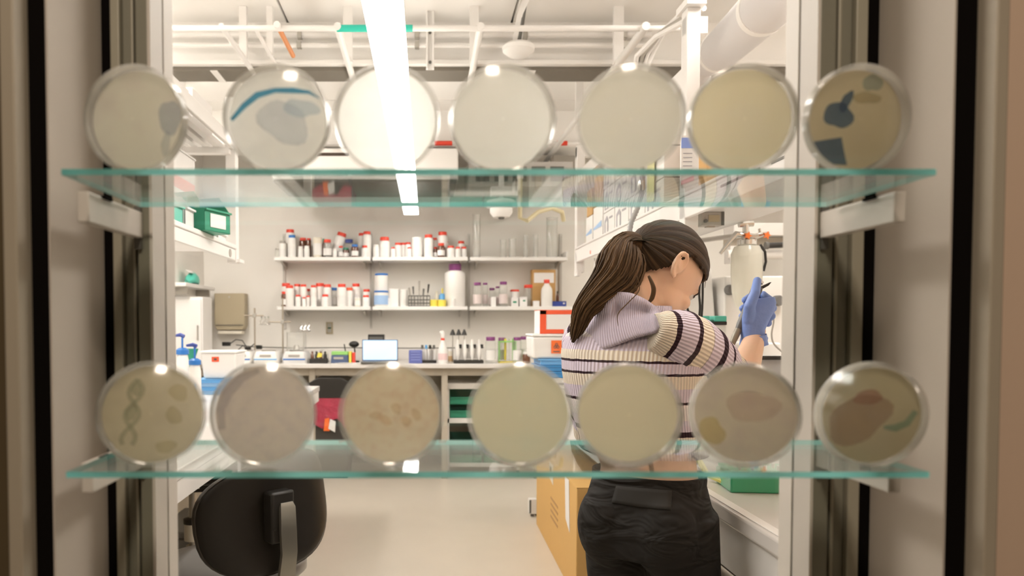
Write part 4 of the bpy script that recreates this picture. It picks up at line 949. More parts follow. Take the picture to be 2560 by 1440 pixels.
for k in range(5):
    z = HT * (.80 - .062 * k); ring = []
    for j in range(28):
        u = j / 28; s = 4 * u
        if s < 1: x, y = -1 + 2 * s, -1
        elif s < 2: x, y = 1, -1 + 2 * (s - 1)
        elif s < 3: x, y = 1 - 2 * (s - 2), 1
        else: x, y = -1, 1 - 2 * (s - 3)
        rr = 1.02 + .035 * rnd.random() + .01 * k
        ring.append((x * W / 2 * rr, y * .185 * rr, z + (.05 * math.sin(j * 1.7) if k == 4 else 0)))
    rings.append(ring)
MB().loft(rings, cap=False).build('red_bag', bagm, t, sharp=20)
a2 = at(822, 1062, 6.12)
MB().prism([(-.02, -.215, a2.z - .05), (.03, -.215, a2.z - .05), (.025, -.215, a2.z + .06), (-.01, -.215, a2.z + .05)], (0, -.006, 0)).build('orange_tag', ORANGE, t)
MB().prism([(.02, -.222, a2.z - .03), (.075, -.222, a2.z - .06), (.08, -.222, a2.z + .03), (.035, -.222, a2.z + .05)], (0, -.004, 0)).build('white_tag', PAPER, t)
# small cart with green bins
Yc = 6.25; x0, x1 = xs(1116, Yc), xs(1300, Yc); zt = at(1150, 958, Yc).z
t = thing('storage_cart', 'white two-level cart under the back bench holding green bins', 'cart', ((x0 + x1) / 2, Yc + .2, 0))
MB().bx(x0, x1, Yc, Yc + .4, zt - .05, zt).build('top', WHITE, t, True, bev=.004)
zm = at(1150, 1052, Yc).z
MB().bx(x0, x1, Yc, Yc + .4, zm - .02, zm + .02).build('shelf', WHITE, t, True, bev=.003)
MB().bx(x0, x1, Yc, Yc + .4, .08, .11).build('shelf', WHITE, t, True, bev=.003)
for xx in (x0, x1 - .025):
    for yy in (Yc, Yc + .375): MB().bx(xx, xx + .025, yy, yy + .025, .05, zt - .05).build('post', WHITE, t, True)
    for yy in (Yc + .02, Yc + .38): MB().cyl((xx + .002, yy, .026), (xx + .023, yy, .026), .026).build('wheel', BLACK, t, True)
def stackbin(loc, w, d, h, m_, lb, rz=0, card=False, group='green stacking bins'):
    t = thing('stacking_bin', lb, 'bin', loc, rz, group)
    th = .004
    MB().box((0, 0, th / 2), (w, d, th)).build('bottom', m_, t)
    MB().box((0, d / 2 - th / 2, h / 2), (w, th, h)).build('back', m_, t)
    for s in (-1, 1):
        x = s * (w / 2 - th / 2) - th / 2
        MB().prism([(x, d / 2, .001), (x, d / 2, h), (x, -d * .25, h), (x, -d / 2, h * .55), (x, -d / 2, .001)], (th, 0, 0)).build('side', m_, t)
    MB().box((0, -d / 2 + th / 2, h * .27), (w, th, h * .54)).build('front', m_, t, bev=.001)
    MB().box((0, -d / 2 - .004, h * .54), (w, .012, .008)).build('lip', m_, t)
    if card: MB().box((0, -d / 2 - .002, h * .28), (w * .6, .002, h * .35)).build('card', PAPER, t)
    return t
wb = (x1 - x0) / 2 - .035
n = 0
for lv, z in enumerate((zm + .02, zm + .135, .111, .225)):
    for i in range(2):
        stackbin((x0 + .03 + wb / 2 + i * (wb + .01), Yc + .17, z), wb - .002, .28, .11, GREEN if lv != 3 else DKGREEN,
                 'dark green stacking bin in the cart, %s, %s' % (['upper tier lower row', 'upper tier top row', 'bottom tier lower row', 'bottom tier top row'][lv], ['left', 'right'][i]))
# ================================================================== GOODS ON THE LEFT SIDE
# pump bottles
for i, (a, b_, ty, yb, Y) in enumerate(((440, 472, 878, 985, 4.3), (472, 502, 905, 985, 4.05))):
    c = at((a + b_) / 2, ty, Y); R = (b_ - a) / 2 / FPX * Y; H = c.z - ZB
    t = thing('pump_bottle', ['white jug with blue pump standing at the back of the left bench', 'white jug with blue pump in front of the hazard tub'][i], 'bottle', (c.x, Y, ZB))
    MB().lathe([(R * .95, 0), (R, .006), (R, H * .75), (R * .8, H * .9), (R * .45, H)], 20).build('body', PLW, t)
    MB().lathe([(R * 1.0, H * .93), (R * 1.0, H + .008), (R * .5, H + .02)], 20).build('cap', BLUE, t)
    MB().tube([(0, 0, H), (0, 0, H + .085)], .006, 8).build('stem', BLUE, t)
    MB().tube([(.012, 0, H + .085), (-.01, 0, H + .095), (-.045, 0, H + .09)], [.011, .012, .007], 8).build('spout', NAVY, t)
    MB().lathe([(R * 1.01, H * .2), (R * 1.01, H * .6)], 20, cap=False).build('label', PAPER, t)
    MB().prism([(-R * .5, -R * 1.02, H * .25), (R * .6, -R * 1.02, H * .25), (R * .4, -R * 1.02, H * .45)], (0, -.001, 0)).build('print', mat('label_blue', (.05, .3, .65), .5), t)
p = at(474, 905, 4.7); t = thing('funnel', 'green plastic funnel standing between the pump jugs', 'funnel', (p.x, 4.7, ZB))
H = at(474, 872, 4.7).z - ZB
MB().lathe([(.006, 0), (.008, H * .45), (.055, H), (.052, H), (.006, H * .48), (.004, 0)], 20, cap=False).build('cone', GREEN, t)
# blue tray stack and hazard tub on it
Y = 4.35; x0, x1 = at(490, 950, Y).x, at(590, 950, Y).x
zt = at(545, 948, Y).z
n = 4; th = (zt - ZB) / n
for i in range(n):
    t = thing('plastic_tray', 'blue plastic tray under the white hazard tub at left, %s of four from the bottom' % ORD[i], 'tray', ((x0 + x1) / 2, Y + .13, ZB + i * th), group='blue trays on the left bench')
    m_ = SKYB if i % 2 else mat('blue_pale', (.30, .52, .78), .4)
    MB().box((0, 0, th * .4), (x1 - x0, .28, th * .8)).build('tray', m_, t, bev=.003); MB().box((0, 0, th * .88), (x1 - x0 + .012, .295, th * .2)).build('rim', m_, t, bev=.002)
a = at(500, 878, Y); b2 = at(590, 878, Y); H = a.z - zt; W = b2.x - a.x
t = thing('hazard_tub', 'white plastic tub with a small red hazard sticker at left', 'tub', ((a.x + b2.x) / 2, Y + .12, zt))
MB().loft([[(-W * .44, -.10, 0), (W * .44, -.10, 0), (W * .44, .10, 0), (-W * .44, .10, 0)], [(-W * .5, -.12, H * .93), (W * .5, -.12, H * .93), (W * .5, .12, H * .93), (-W * .5, .12, H * .93)]]).build('body', PLW, t, bev=.012, seg=3)
MB().box((0, 0, H * .965), (W * 1.05, .255, H * .07)).build('rim', PLW, t, bev=.004)
MB().prism([(-W * .18, -.1155, H * .62), (W * .02, -.1155, H * .62), (W * .02, -.1175, H * .80), (-W * .18, -.1175, H * .80)], (0, -.002, 0)).build('hazard_sticker', REDO, t)
MB().box((-W * .08, -.119, H * .71), (W * .08, .001, H * .07)).build('sticker_print', PRINT, t)
# bins on the left overhead shelf
zs = 1.691
t = stackbin((-1.06, 2.88, zs), .11, .20, .115, TEAL, 'pale teal stacking bin on the left overhead shelf', rz=PI / 2)
t = stackbin((-1.06, 3.02, zs), .11, .20, .13, mat('clear_white_bin', (.72, .74, .73), .4), 'whitish stacking bin between the teal and green bins, left shelf', rz=PI / 2)
t = stackbin((-1.00, 3.24, zs), .18, .22, .165, GREEN, 'dark green stacking bin tipped at the end of the left overhead shelf', rz=PI / 2 - .35, card=True)
t = stackbin((-1.06, 3.50, zs), .14, .20, .05, PLW, 'low white stacking bin at the far end of the left overhead shelf', rz=PI / 2)
PINKR = mat('pink_red', (.82, .20, .17), .5)
for i, (y0, y1, m_, lb) in enumerate(((2.62, 3.06, PINKR, 'carton with a pinkish red band hanging under the left upper shelf'), (3.10, 3.55, PINKR, 'second pink-banded carton farther along the left upper rack'))):
    t = thing('carton', lb, 'box', (-1.22, (y0 + y1) / 2, 1.871))
    MB().box((0, 0, .10), (.24, y1 - y0, .20)).build('body', PAPER, t, bev=.004)
    MB().box((.1205, 0, .055), (.002, y1 - y0 - .02, .055)).build('band', m_, t)
    MB().box((0, 0, .2035), (.25, y1 - y0 + .004, .006)).build('lid', PAPER, t)
    t2 = thing('wire_rack', 'white wire riser holding the %s pink-banded carton' % ['near', 'far'][i], 'rack', (-1.22, (y0 + y1) / 2, zs - .006))
    for dx in (-.10, .10):
        for dy in (-.18, .18): MB().cyl((dx, dy, 0), (dx, dy, .180), .005, n=6).build('leg', WHITE, t2)
    MB().box((0, 0, .180), (.25, .40, .008)).build('deck', WHITE, t2)
for i, (y0, y1, h) in enumerate(((2.9, 3.25, .12), (3.3, 3.6, .15))):
    t = thing('carton', 'white carton on top of the left upper rack, %s' % ['nearer', 'farther'][i], 'box', (-1.17, (y0 + y1) / 2, 2.191))
    MB().box((0, 0, h / 2), (.28, y1 - y0, h)).build('body', PAPER, t, bev=.003); MB().box((.1405, 0, h * .5), (.001, .15, .05)).build('print', GREYPR, t); MB().box((0, 0, h + .003), (.06, y1 - y0, .004)).build('tape', PLCREAM, t)
t = thing('carton', 'white box with small black print above the pink-banded cartons', 'box', (-1.22, 2.84, 2.079))
MB().box((0, 0, .024), (.24, .5, .047)).build('body', PAPER, t, bev=.003); MB().box((.121, .05, .03), (.002, .05, .02)).build('print', PRINT, t); MB().box((.121, -.12, .03), (.002, .03, .02)).build('print', PRINT, t)
# small shelf and panel in the far left corner
Y = 6.35; z = at(470, 722, Y).z
t = thing('corner_shelf', 'short white shelf in the far left corner of the lab', 'shelf', (-1.97, Y, z))
MB().bx(XL, -1.91, 5.9, 6.7, z, z + .03).build('shelf_board', WHITE, t, True, bev=.003)
for y in (6.0, 6.6): MB().bx(XL, -1.93, y, y + .02, z - .06, z).build('bracket', STEEL, t, True)
t = thing('glove_bag', 'teal and white bag slumped on the far left corner shelf', 'bag', (-1.97, 6.25, z + .031))
rings = [[(.05 * s * math.cos(2 * PI * j / 14), .12 * s * math.sin(2 * PI * j / 14), zz + .01 * math.sin(j * 2.1)) for j in range(14)] for s, zz in ((.9, .011), (1.05, .03), (.9, .06), (.5, .085), (.2, .10))]
MB().loft(rings).build('bag', TEAL, t); MB().box((.0, -.05, .105), (.05, .10, .004), M=Matrix.Rotation(.5, 3, 'Y')).build('flap', PAPER, t)
t = thing('tall_cabinet', 'plain white cabinet side panel in the far left corner', 'cabinet', (-1.97, 6.4, 0))
x = at(508, 760, 6.0).x
MB().bx(XL + .002, x - .01, 6.02, 6.28, ZBB + .001, z - .08).build('body', WHITE, t, True, bev=.003); MB().bx(XL + .01, x - .02, 6.0, 6.018, ZBB + .02, z - .10).build('door', WHITE, t, True, bev=.003); MB().bx(x - .05, x - .04, 5.99, 6.0, ZBB + .2, ZBB + .32).build('handle', STEEL, t, True)

# ================================================================== GOODS ON THE RIGHT SIDE
# trays, hazard bin, red-bordered box stack beyond the person
Y = 4.35; x0, x1 = at(1350, 930, Y).x, at(1440, 930, Y).x; xc = (x0 + x1) / 2
z1, z2 = at(1390, 945, Y).z, at(1390, 897, Y).z
n = 3; th = (z1 - ZB) / n
for i in range(n):
    t = thing('plastic_tray', 'white plastic tray under the blue trays left of the person, %s from the bottom' % ORD[i], 'tray', (xc + .02, Y + .15, ZB + i * th), group='trays left of the person')
    MB().box((0, 0, th * .38), (x1 - x0, .28, th * .76)).build('tray', PLW, t, bev=.003); MB().box((0, 0, th * .84), (x1 - x0 + .012, .295, th * .18)).build('rim', GREYPR if i == 1 else PLW, t, bev=.002)
n = 3; th = (z2 - z1) / n
for i in range(n):
    t = thing('plastic_tray', 'bright blue plastic tray below the hazard bin, %s from the bottom' % ORD[i], 'tray', (xc, Y + .15, z1 + i * th), group='trays left of the person')
    m_ = mat('tray_blue', (.03, .26, .60), .3) if i < 2 else SKYB
    MB().box((0, 0, th * .38), (x1 - x0 - .01, .28, th * .76)).build('tray', m_, t, bev=.003); MB().box((0, 0, th * .84), (x1 - x0 + .02, .30, th * .22)).build('rim', m_, t, bev=.002)
a, b2 = at(1330, 830, Y), at(1440, 830, Y); H = a.z - z2 - .012; W = b2.x - a.x
t = thing('sharps_bin', 'white plastic bin with an orange hazard label left of the person', 'bin', ((a.x + b2.x) / 2, Y + .14, z2))
MB().loft([[(-W * .47, -.125, 0), (W * .47, -.125, 0), (W * .47, .125, 0), (-W * .47, .125, 0)], [(-W * .5, -.135, H * .90), (W * .5, -.135, H * .90), (W * .5, .135, H * .90), (-W * .5, .135, H * .90)]]).build('body', PLW, t, bev=.014, seg=3)
MB().box((0, 0, H * .95), (W * 1.02, .28, H * .10)).build('lid', PLW, t, bev=.008, seg=3)
biohazard(W * .06, -.137, H * .48, .062, t)
zt = z2 + H
a, b2 = at(1351, 776, Y), at(1440, 776, Y); H = a.z - zt; W = b2.x - a.x
t = thing('hazard_box', 'white box with a thick red border on top of the hazard bin', 'box', ((a.x + b2.x) / 2, Y + .13, zt + .001))
MB().box((0, 0, H / 2), (W, .22, H)).build('body', PAPER, t, bev=.002)
MB().box((0, -.111, H * .91), (W, .002, H * .16)).build('red_border', REDO, t); MB().box((-W * .41, -.111, H * .5), (W * .18, .002, H)).build('red_border', REDO, t); MB().box((-W * .10, -.1115, H * .10), (W * .55, .002, H * .18)).build('red_border', REDO, t)
MB().box((0, -.0, H + .001), (W, .22, .003)).build('lid', REDO, t)
# white cartons with printed windows on the right overhead shelf
zs = ZR1 + .0125
def pbox(y0, y1, z0, h, lb, m_=PAPER, win=True, group='boxes on the right overhead shelf', blue=False, x=XRS + .04, d=.26):
    t = thing('glove_box' if win else 'carton', lb, 'box', (x + d / 2, (y0 + y1) / 2, z0), group=group)
    L = y1 - y0
    MB().box((0, 0, h / 2), (d, L - .004, h - .002)).build('body', m_, t, bev=.002)
    if win:
        MB().prism([(-d / 2 - .001, L * .36, h * .10), (-d / 2 - .001, L * .02, h * .10), (-d / 2 - .001, L * .02, h * .66), (-d / 2 - .001, L * .14, h * .84), (-d / 2 - .001, L * .36, h * .66)], (-.001, 0, 0)).build('printed_frame', GREYPR, t)
        MB().prism([(-d / 2 - .0022, L * .24, h * .15), (-d / 2 - .0022, L * .09, h * .15), (-d / 2 - .0022, L * .09, h * .55), (-d / 2 - .0022, L * .14, h * .63), (-d / 2 - .0022, L * .24, h * .55)], (-.001, 0, 0)).build('window', PAPER, t)
        MB().box((-d / 2 - .001, -L * .2, h * .7), (.001, L * .3, h * .08)).build('print', GREYPR, t)
    if blue: MB().prism([(-d / 2 - .001, L * .45, h * .35), (-d / 2 - .001, -L * .4, h * .35), (-d / 2 - .001, -L * .4, h * .52), (-d / 2 - .001, L * .45, h * .40)], (-.001, 0, 0)).build('blue_band', BLUEPR, t)
    MB().box((0, 0, h), (d * .2, L - .006, .002)).build('tape', PLCREAM, t)
    return t
cols = [(3.10, 3.36), (3.37, 3.63), (3.64, 3.90), (3.91, 4.15)]
for ci, (y0, y1) in enumerate(cols):
    for r in range(3):
        pbox(y0, y1, zs + r * .132, .13, 'white glove box with grey window print, %s column from the near end, %s row' % (ORD[ci], ['bottom', 'middle', 'top'][r]))
pbox(4.17, 4.40, zs, .20, 'white carton with a slanted blue band by the far post', win=False, blue=True)
pbox(4.42, 4.60, zs, .17, 'white box at the far end of the right shelf below the brown carton', win=False, blue=True)
pbox(4.43, 4.58, zs + .171, .16, 'small brown carton at the far end of the right shelf', m_=CARD, win=False)
pbox(4.18, 4.38, zs + .201, .17, 'larger brown carton standing on the blue-banded carton', m_=CARD, win=False)
pbox(3.30, 3.60, zs + .40, .10, 'flat white box laid over the first glove box columns', win=False)
pbox(3.66, 4.10, zs + .40, .16, 'wide brown carton on top of the glove boxes', m_=CARD, win=False)
pbox(2.84, 3.06, zs, .30, 'tall brown carton near the middle post of the right shelf', m_=CARD, win=False, x=XRS + .12)
t = thing('note_sheet', 'yellow note hanging in front of the glove boxes', 'paper', (XRS + .03, 3.25, zs + .05))
MB().box((0, 0, .12), (.002, .10, .24)).build('sheet', mat('yellow_note', (.78, .76, .36), .7), t); MB().box((0, 0, .245), (.006, .03, .015)).build('clip', CHROME, t)
t = thing('carton', 'dark brown small box on the right shelf near the window', 'box', (1.12, 2.45, zs))
MB().box((0, 0, .09), (.16, .12, .18)).build('body', mat('dark_brown', (.09, .06, .03), .6), t, bev=.004); MB().box((0, 0, .182), (.165, .125, .006)).build('lid', BLACK, t)
t = thing('carton', 'long white box on the right shelf behind the sign', 'box', (1.2, 2.0, zs))
MB().box((0, 0, .07), (.26, .5, .14)).build('body', PAPER, t, bev=.003); MB().box((-.131, 0, .07), (.001, .2, .03)).build('print', GREYPR, t)
# little poster on the post
Y = 2.72; a, b2 = at(1702, 340, Y), at(1733, 470, Y)
t = thing('sign_sheet', 'small white notice with blue head and pink foot on the right post', 'sign', ((a.x + b2.x) / 2, Y - .004, b2.z))
W, H = b2.x - a.x, a.z - b2.z
MB().box((0, 0, H / 2), (W, .003, H)).build('sheet', PAPER, t); MB().box((0, -.002, H * .86), (W, .001, H * .2)).build('blue_head', mat('head_blue', (.25, .35, .75), .6), t)
MB().prism([(-W / 2, -.002, H * .05), (W / 2, -.002, H * .14), (W / 2, -.002, H * .24), (-W / 2, -.002, H * .12)], (0, -.001, 0)).build('pink_foot', mat('foot_pink', (.85, .4, .45), .6), t)
for i in range(5): MB().box((0, -.002, H * (.34 + .08 * i)), (W * .7, .001, H * .015)).build('print_line', GREYPR, t)
# grey corrugated hose hanging behind the head
pts = [at(1604, 400, 2.95), at(1606, 450, 2.95), at(1603, 490, 2.95), at(1592, 525, 2.95), at(1578, 555, 2.95), at(1572, 590, 2.95), at(1574, 640, 2.95)]
sm = []; rr = []
for j in range(len(pts) - 1):
    for q in range(8): sm.append(pts[j].lerp(pts[j + 1], q / 8)); rr.append(.0115 if q % 2 else .0088)
sm.append(pts[-1]); rr.append(.01)
t = thing('flexible_hose', 'grey ribbed hose hanging behind the head of the person', 'hose', pts[0])
MB().tube([Vector((XRS + .008, 2.95, 2.215)), Vector((pts[0].x + .02, 2.95, 2.21)), Vector((pts[0].x, 2.95, 2.19)), pts[0]], .008).build('feed_pipe', WHITE, t, True)
MB().tube(sm, rr, 10).build('hose', mat('hose_grey', (.36, .36, .36), .5), t, True, sharp=80); MB().lathe([(.012, 0), (.014, .01), (.014, .03), (.012, .04)], 12, c=(0, 0, -.12)).build('coupling', CHROME, t)
# small electrical box under the right shelf
Y = 3.0; a, b2 = at(1748, 532, Y), at(1802, 566, Y)
t = thing('socket_box', 'small grey electrical box under the right shelf rail', 'box', ((a.x + b2.x) / 2, Y, (a.z + b2.z) / 2))
W, H = b2.x - a.x, a.z - b2.z
MB().box((0, 0, 0), (W, .06, H)).build('body', GREYP, t, bev=.003); MB().box((W * .05, -.031, 0), (W * .5, .002, H * .5)).build('plate', TAN, t); MB().box((W * .45, -.031, 0), (W * .12, .004, H)).build('edge', DARKG, t); MB().lathe([(.003, 0), (.008, 0), (.008, .004)], 10, c=(-W * .35, -.034, -.01), M=Matrix.Rotation(PI / 2, 3, 'X')).build('knob', DARKG, t)
MB().bx(-W * .2, W * .2, -.01, .01, H / 2, ZR0 - (a.z + b2.z) / 2).build('bracket', STEEL, t)
# hanging flask with chrome valves
Y = 3.3; a, b2 = at(1830, 612, Y), at(1903, 760, Y); R = (b2.x - a.x) / 2; H = a.z - b2.z; xc = (a.x + b2.x) / 2
t = thing('hanging_flask', 'milky white cylinder hung from chrome valves with orange handles', 'flask', (xc, Y, b2.z))
FL = clear_mat('milky_flask', (.9, .9, .85), .75, (.88, .86, .78), rough=.1, transl=.5)
MB().lathe([(.006, -.05), (R * .35, -.04), (R * .75, 0), (R * .92, H * .2), (R, H * .5), (R, H * .85), (R * .8, H * .97), (R * .4, H), (.006, H)], 26).build('vessel', FL, t)
MB().lathe([(R * .5, H * .98), (R * .62, H), (R * .62, H + .02), (R * .3, H + .03)], 20).build('collar', CHROME, t)
K_ = FPX / Y
def L2(px, py): q = at(px, py, Y); return Vector((q.x - xc, -.01, q.z - b2.z))
MB().tube([L2(1862, 612), L2(1862, 560)], .014, 12).build('stem', CHROME, t); MB().tube([L2(1845, 562), L2(1880, 560)], .014, 12).build('head', CHROME, t)
MB().tube([L2(1862, 590), L2(1838, 585), L2(1824, 602), L2(1798, 635)], [.013, .013, .010, .007], 10).build('valve_arm', CHROME, t); MB().tube([L2(1862, 590), L2(1885, 592), L2(1906, 586), L2(1920, 583)], [.013, .013, .010, .006], 10).build('valve_arm', CHROME, t)
MB().tube([L2(1899, 590), L2(1896, 572)], .007, 8).build('lever', CHROME, t)
for px, py in ((1860, 592), (1907, 591)):
    c = L2(px, py); st = []
    for j in range(10): r = .018 if j % 2 == 0 else .009; st.append((c.x + r * math.cos(j * PI / 5), c.y - .022, c.z + r * math.sin(j * PI / 5)))
    MB().prism(st, (0, -.012, 0)).build('handle', mat('valve_orange', (.75, .16, .02), .4), t)
MB().tube([L2(1898, 612), L2(1910, 630), L2(1912, 655), L2(1906, 678)], .006, 8).build('tubing', BLACK, t)
MB().cyl((0, .06, H + .05), (0, .70, H + .09), .012).build('support_arm', STEEL, t); MB().cyl((0, -.0, H + .05), (0, .07, H + .05), .012).build('support_joint', STEEL, t)
# white instruments at the back of the right bench
Y = 3.45
def instr(px0, px1, pyt, lb, m_=PLW, dd=.35, Y=3.45, name='instrument', cat='instrument', slope=0):
    a, b2 = at(px0, pyt, Y), at(px1, pyt, Y); W = b2.x - a.x; H = a.z - ZB
    t = thing(name, lb, cat, ((a.x + b2.x) / 2, Y + dd / 2, ZB))
    MB().prism([(-W / 2, -dd / 2, 0), (-W / 2, dd / 2, 0), (-W / 2, dd / 2, H), (-W / 2, -dd / 2 + slope, H)], (W, 0, 0)).build('housing', m_, t, bev=.008, seg=3)
    return t, W, H
t, W, H = instr(1716, 1812, 664, 'white sloping instrument tower right of the face of the person', slope=.16)
def knob(px, py, R, t, m_=GREYP, Y=3.44):
    q = at(px, py, Y); l = q - t.location
    MB().lathe([(R, 0), (R, .03), (R * .85, .04), (.004, .04)], 24, c=l, M=Matrix.Rotation(PI / 2, 3, 'X')).build('knob', m_, t)
KN = mat('knob_grey', (.16, .155, .15), .5)
t, W, H = instr(1812, 1968, 690, 'wide white instrument with two grey knobs behind the gloved hand', dd=.35, Y=3.50)
knob(1823, 725, .025, t, KN, 3.49); knob(1941, 752, .025, t, KN, 3.49)
MB().box((0, -.178, H * .42), (W * .9, .004, .008)).build('seam', GREYP, t)
t, W, H = instr(1716, 1968, 858, 'low white instrument base on the right bench in front of the knobbed one', dd=.30, Y=3.05, slope=.05)
MB().box((-.02, -.148, H * .55), (.07, .004, .05)).build('display', mat('pale_screen', (.62, .70, .85), .3), t)
MB().box((0, -.149, H * .15), (W * .8, .003, .02)).build('foot_strip', mat('yellowish_strip', (.7, .66, .45), .5), t)
for i, (a, b_) in enumerate(((1776, 1806), (1819, 1851))):
    q0, q1 = at(a, 788, 2.95), at(b_, 808, 2.95); zb = at(a, 808, 2.95).z
    t = thing('tip_box', 'pipette tip box with teal lid right of the person, %s of two' % ['left', 'right'][i], 'box', ((q0.x + q1.x) / 2, 3.12, at(a, 858, 3.05).z + .0))
    W = q1.x - q0.x; hh = q0.z - t.location.z
    MB().box((0, 0, hh * .33), (W * .96, .07, hh * .66)).build('base', mat('clear_tip', (.78, .78, .75), .3), t, bev=.003); MB().box((0, 0, hh * .72), (W, .075, hh * .12)).build('black_seam', BLACK, t); MB().box((0, 0, hh * .88), (W, .075, hh * .22)).build('lid', TEAL, t, bev=.004)
# cables hanging right of the face
for i, (pl, lb) in enumerate(((((1752, 690), (1748, 730), (1750, 770), (1747, 810), (1752, 850), (1765, 880)), 'black cable hanging straight down beside the face of the person'),
                     (((1712, 752), (1725, 790), (1740, 830), (1752, 858), (1775, 900)), 'black cable curving down to the right below the chin'),
                     (((1757, 700), (1756, 760), (1752, 820), (1750, 852)), 'second thin black cable right behind the straight one'),
                     (((1926, 770), (1934, 800), (1929, 835), (1935, 860), (1962, 885)), 'grey cable snaking down right of the blue glove'))):
    pts = [at(x, y, 2.75 + .02 * i) for x, y in pl]; sm = []
    for j in range(len(pts) - 1):
        p0, p1, p2, p3 = pts[max(j - 1, 0)], pts[j], pts[j + 1], pts[min(j + 2, len(pts) - 1)]
        for q in range(5):
            u = q / 5; sm.append(.5 * ((2 * p1) + (p2 - p0) * u + (2 * p0 - 5 * p1 + 4 * p2 - p3) * u * u + (3 * p1 - p0 - 3 * p2 + p3) * u ** 3))
    sm.append(pts[-1])
    tag(MB().tube(sm, .0045 if i < 3 else .0035, 8).build('power_cable', BLACK if i < 3 else GREYP), lb, 'cable', 'cables on the right bench')
# dark trough at rear of right bench and grey drawer front
t = thing('equipment_tray', 'long black-edged grey tray at the right below the forearm', 'tray', (1.45, 2.75, ZB))
a, b2 = at(1925, 905, 2.7), at(1990, 905, 2.7)
MB().bx(at(1790, 905, 2.7).x, b2.x + .2, 2.81, 3.0, ZB + .001, at(1925, 897, 2.7).z).build('body', mat('tray_grey', (.36, .35, .34), .5), t, True, bev=.004)
MB().bx(at(1790, 905, 2.7).x, b2.x + .2, 2.80, 2.81, at(1925, 903, 2.7).z, at(1925, 893, 2.7).z).build('black_edge', BLACK, t, True)
# green tip rack, glass plate, papers on the near part of the right bench
p = at(1925, 1205, 1.72); 
t = thing('tip_rack', 'translucent green pipette tip rack on the right bench behind the glass shelf', 'rack', (.90, 1.87, ZB))
MB().box((0, 0, .022), (.28, .13, .044), rz=-.1).build('base', mat('green_clear', (.05, .42, .22), .25, coat=.3), t, bev=.004)
MB().box((0, 0, .048), (.27, .12, .008), rz=-.1).build('deck', mat('green_clear2', (.10, .52, .30), .3), t)
for i in range(8):
    for j in range(3): MB().lathe([(.003, .05), (.0045, .058), (.0045, .064)], 8, c=Matrix.Rotation(-.1, 3, 'Z') @ Vector((-.11 + i * .031, -.035 + j * .035, 0))).build('tip', PLW, t)
t = thing('tape_strip', 'yellow tape strip draped over the bench edge beside the waist of the person', 'tape', (.735, 1.95, ZB))
MB().tube([(-.02, .1, .09), (0, .05, .06), (.01, 0, .02), (.05, -.08, .006), (.09, -.12, .005)], .008, 6).build('strip', mat('yellow_clear', (.82, .76, .2), .4), t)
t = thing('paper_sheet', 'yellowish sheet lying on the right bench below the tip rack', 'paper', (.86, 1.5, ZB + .002))
MB().box((0, 0, .001), (.14, .20, .0015), rz=.3).build('sheet', mat('yellow_sheet', (.76, .74, .52), .6), t)
MB().box((.01, .02, .0022), (.05, .03, .0008), rz=.3).build('print', mat('pale_red', (.8, .5, .45), .6), t)
# ================================================================== BIG CARDBOARD BOX, OUTLET AND OTHERS ON THE FLOOR
xa = at(1341, 1304, 4.62).x
x_l = .60; 
A = at(1341, 1290, 4.75); Bn = at(1441, 1300, 3.42)
t = thing('shipping_box', 'long brown cardboard box on the floor left of the person', 'box', ((A.x + Bn.x) / 2 + .21, 4.05, 0))
HB = .53; dxl = Vector((Bn.x - A.x, 3.42 - 4.75, 0)); Wb = Vector((.42, 0, 0))
base = [Vector((A.x, 4.75, 0)), Vector((Bn.x, 3.42, 0)), Vector((Bn.x, 3.42, 0)) + Wb, Vector((A.x, 4.75, 0)) + Wb]
MB().prism(base, (0, 0, HB)).build('body', CARDK, t, True, bev=.004)
up_ = Vector((0, 0, HB + .001))
MB().prism([base[0] + up_, base[1] + up_, base[1] + Wb * .49 + up_, base[0] + Wb * .49 + up_], (0, 0, .004)).build('flap', CARDK, t, True); MB().prism([base[0] + Wb * .51 + up_, base[1] + Wb * .51 + up_, base[2] + up_, base[3] + up_], (0, 0, .004)).build('flap', CARDK, t, True)
nn = Vector((dxl.y, -dxl.x, 0)).normalized(); nn = nn if nn.x < 0 else -nn
def on(u, z): return base[0] + dxl * u + Vector((0, 0, z)) + nn * .001
MB().prism([on(.78, HB), on(.86, HB), on(.88, .28), on(.80, .32)], nn * .002).build('white_tape', PAPER, t, True)
MB().prism([on(.40, HB - .02), on(.50, HB - .02), on(.50, HB - .13), on(.40, HB - .11)], nn * .0015).build('shipping_label', PLCREAM, t, True)
pr = MB()
for i in range(4): pr.prism([on(.44, .32 - .035 * i), on(.62, .32 - .035 * i), on(.62, .308 - .035 * i), on(.44, .308 - .035 * i)], nn * .0012)
pr.build('print', mat('faint_print', (.42, .25, .10), .7), t, True)
MB().prism([on(.42, HB - .04), on(.46, HB - .04), on(.46, HB - .075), on(.42, HB - .075)], nn * .003).build('black_mark', BLACK, t, True)
a = at(1331, 1272, 4.95); t = thing('floor_socket', 'small white box with dark side at the far foot of the cardboard box', 'box', (a.x, 4.95, .0))
MB().box((0, 0, .07), (.05, .05, .10)).build('body', PLW, t, bev=.003); MB().box((-.018, -.026, .07), (.012, .003, .09)).build('dark_side', DARKG, t); MB().cyl((0, 0, 0), (0, 0, .03), .012).build('foot', DARKG, t); MB().tube([(0, 0, .03), (.03, -.02, .006), (.06, .0, .006)], .005, 6).build('cord', BLACK, t)

